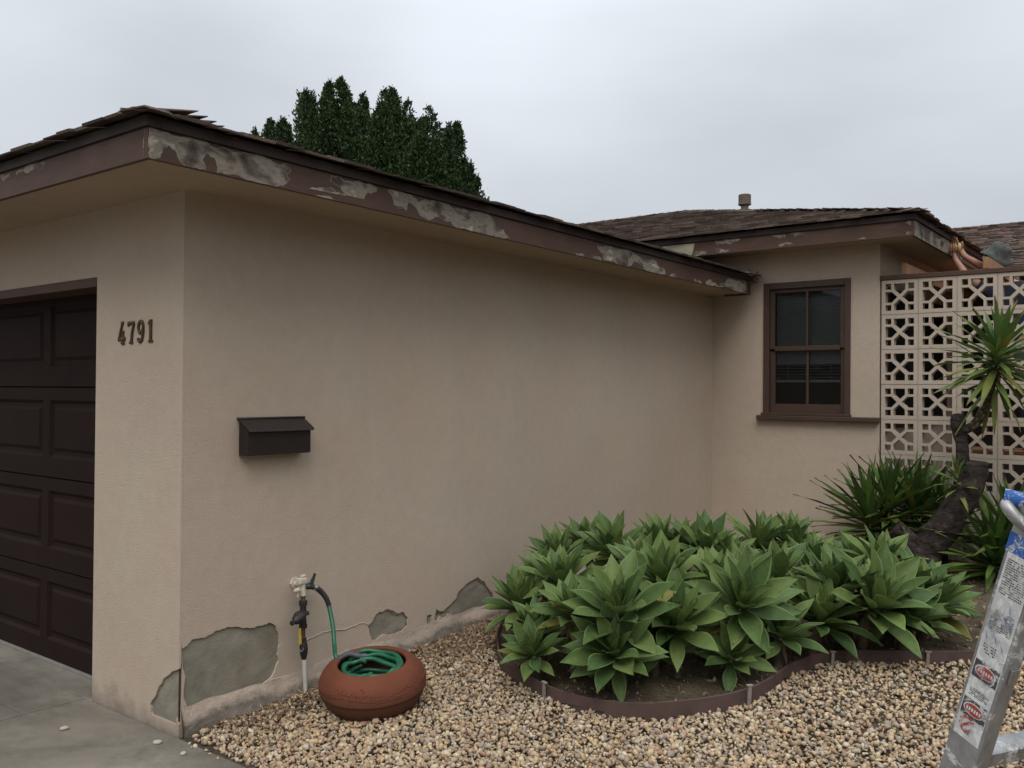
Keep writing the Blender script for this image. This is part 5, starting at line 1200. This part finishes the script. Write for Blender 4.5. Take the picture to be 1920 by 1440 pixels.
def lob(px, py, hw, dep, bottom=430):
    t = cproj(px, py, dep); b = cproj(px, bottom, dep); return (t.x, t.y, b.z, t.z, hw*1.10*dep/1684, 0)
D0 = 21.0
LB = []
for px, py, hw in ((600, 163, 30), (578, 168, 16), (622, 176, 24), (640, 200, 26), (667, 158, 34), (700, 172, 28), (727, 178, 26), (745, 176, 26), (763, 186, 24), (790, 250, 34), (822, 211, 30), (849, 238, 24), (800, 300, 40), (868, 300, 22), (878, 328, 18), (892, 352, 14), (904, 360, 10), (856, 330, 30), (690, 225, 60), (740, 235, 60), (640, 240, 56), (600, 225, 36), (780, 262, 40), (815, 280, 40), (760, 220, 34), (715, 205, 36), (650, 205, 34), (840, 280, 34), (735, 290, 90), (660, 300, 80), (820, 320, 60)):
    LB.append(lob(px, py, hw, D0+rt_.uniform(-1.0, 1.4)))
b_ = cproj(700, 800, D0)
tk = []
for px in (655, 672, 690, 708, 735, 760): 
    a = cproj(px+rt_.uniform(-6, 6), 290, D0+rt_.uniform(-.4, .6)); c = cproj(700+(px-700)*.5, 500, D0); tk.append((c.x, c.y, a.x, a.y, a.z, .07))
tree('evergreen_tree', 'tall dark evergreen with several upright plumes rising above the garage roof', D0, LB, 3, (b_.x, b_.y, 0), 5200, tk)
LB = [lob(*q, 23.5+rt_.uniform(-.6, .6)) for q in ((505, 226, 24), (488, 262, 14), (525, 240, 26), (542, 229, 24), (565, 236, 24), (580, 262, 24))]
b_ = cproj(535, 800, 23.5); c = cproj(535, 500, 23.5); a = cproj(535, 260, 23.5)
tree('evergreen_tree', 'smaller dark evergreen lower down to the left of the tall plumed tree', 23.5, LB, 4, (b_.x, b_.y, 0), 5200, [(c.x, c.y, a.x, a.y, a.z, .09)])
# twig litter caught at the end of the garage eave
mb = MB(); rr = random.Random(4)
for k in range(26):
    p = Vector((.44+rr.uniform(-.04, .05), 5.70+rr.uniform(-.06, .06), 2.73+rr.uniform(-.03, .05))); q = p+Vector((rr.uniform(-1, 1), rr.uniform(-1, 1), rr.uniform(-.5, 1))).normalized()*rr.uniform(.03, .09); mb.tube([p, q], .003+.003*rr.random(), 5)
o = mb.build('leaf_debris', M_trunk); tag(o, 'tuft of dark twigs and debris caught at the inner end of the garage eave', 'debris')

# ================================================================== NEIGHBOURING HOUSES (one mirrored in the window, one added unseen; both block low sky)
def far_house(x0, x1, y0, y1, hw, hr, label, wallc, face):
    root = empty('neighbour_house', ((x0+x1)/2, (y0+y1)/2, 0)); tag(root, label, 'house', 'neighbouring houses'); ox, oy = (x0+x1)/2, (y0+y1)/2
    mb = MB(); mb.box((x0-ox, y0-oy, -.1), (x1-ox, y1-oy, hw)); mb.build('wall', simple('neighbour wall', wallc, .9), root)
    e = .6; a, b, c, d = x0-ox-e, x1-ox+e, y0-oy-e, y1-oy+e; m_ = min(b-a, d-c)/2; mb = MB()
    rp_ = [(a+m_, (c+d)/2), (b-m_, (c+d)/2)] if b-a > d-c else [((a+b)/2, c+m_), ((a+b)/2, d-m_)]
    vs = [(a, c, hw), (b, c, hw), (b, d, hw), (a, d, hw), (*rp_[0], hr), (*rp_[1], hr), (a, c, hw-.15), (b, c, hw-.15), (b, d, hw-.15), (a, d, hw-.15)]
    fs = [(0, 1, 5, 4), (1, 2, 5), (2, 3, 4, 5), (3, 0, 4)] if b-a > d-c else [(0, 1, 4), (1, 2, 5, 4), (2, 3, 5), (3, 0, 4, 5)]
    mb.add(vs, fs+[(6, 7, 1, 0), (7, 8, 2, 1), (8, 9, 3, 2), (9, 6, 0, 3), (9, 8, 7, 6)]); mb.build('roof', simple('neighbour roof', (.09, .07, .06), .95), root)
    for k in range(3):
        mb = MB()
        if face == 'y': xx = a+2+k*(b-a-5)/2; mb.box((xx, d-e-.0, .9), (xx+1.5, d-e+.04, 2.1))
        else: yy_ = c+2+k*(d-c-5)/2; mb.box((a+e-.04, yy_, .9), (a+e, yy_+1.5, 2.1))
        mb.build('window', M_glass, root)
far_house(-22, 4, -26, -17, 2.9, 5.2, 'low house across the street, mirrored in the wing window', (.35, .32, .28), 'y')
far_house(9.5, 19, -14, 9, 2.9, 5.0, 'unseen low house added beyond the right edge of the yard to block low sky', (.32, .28, .24), 'x')
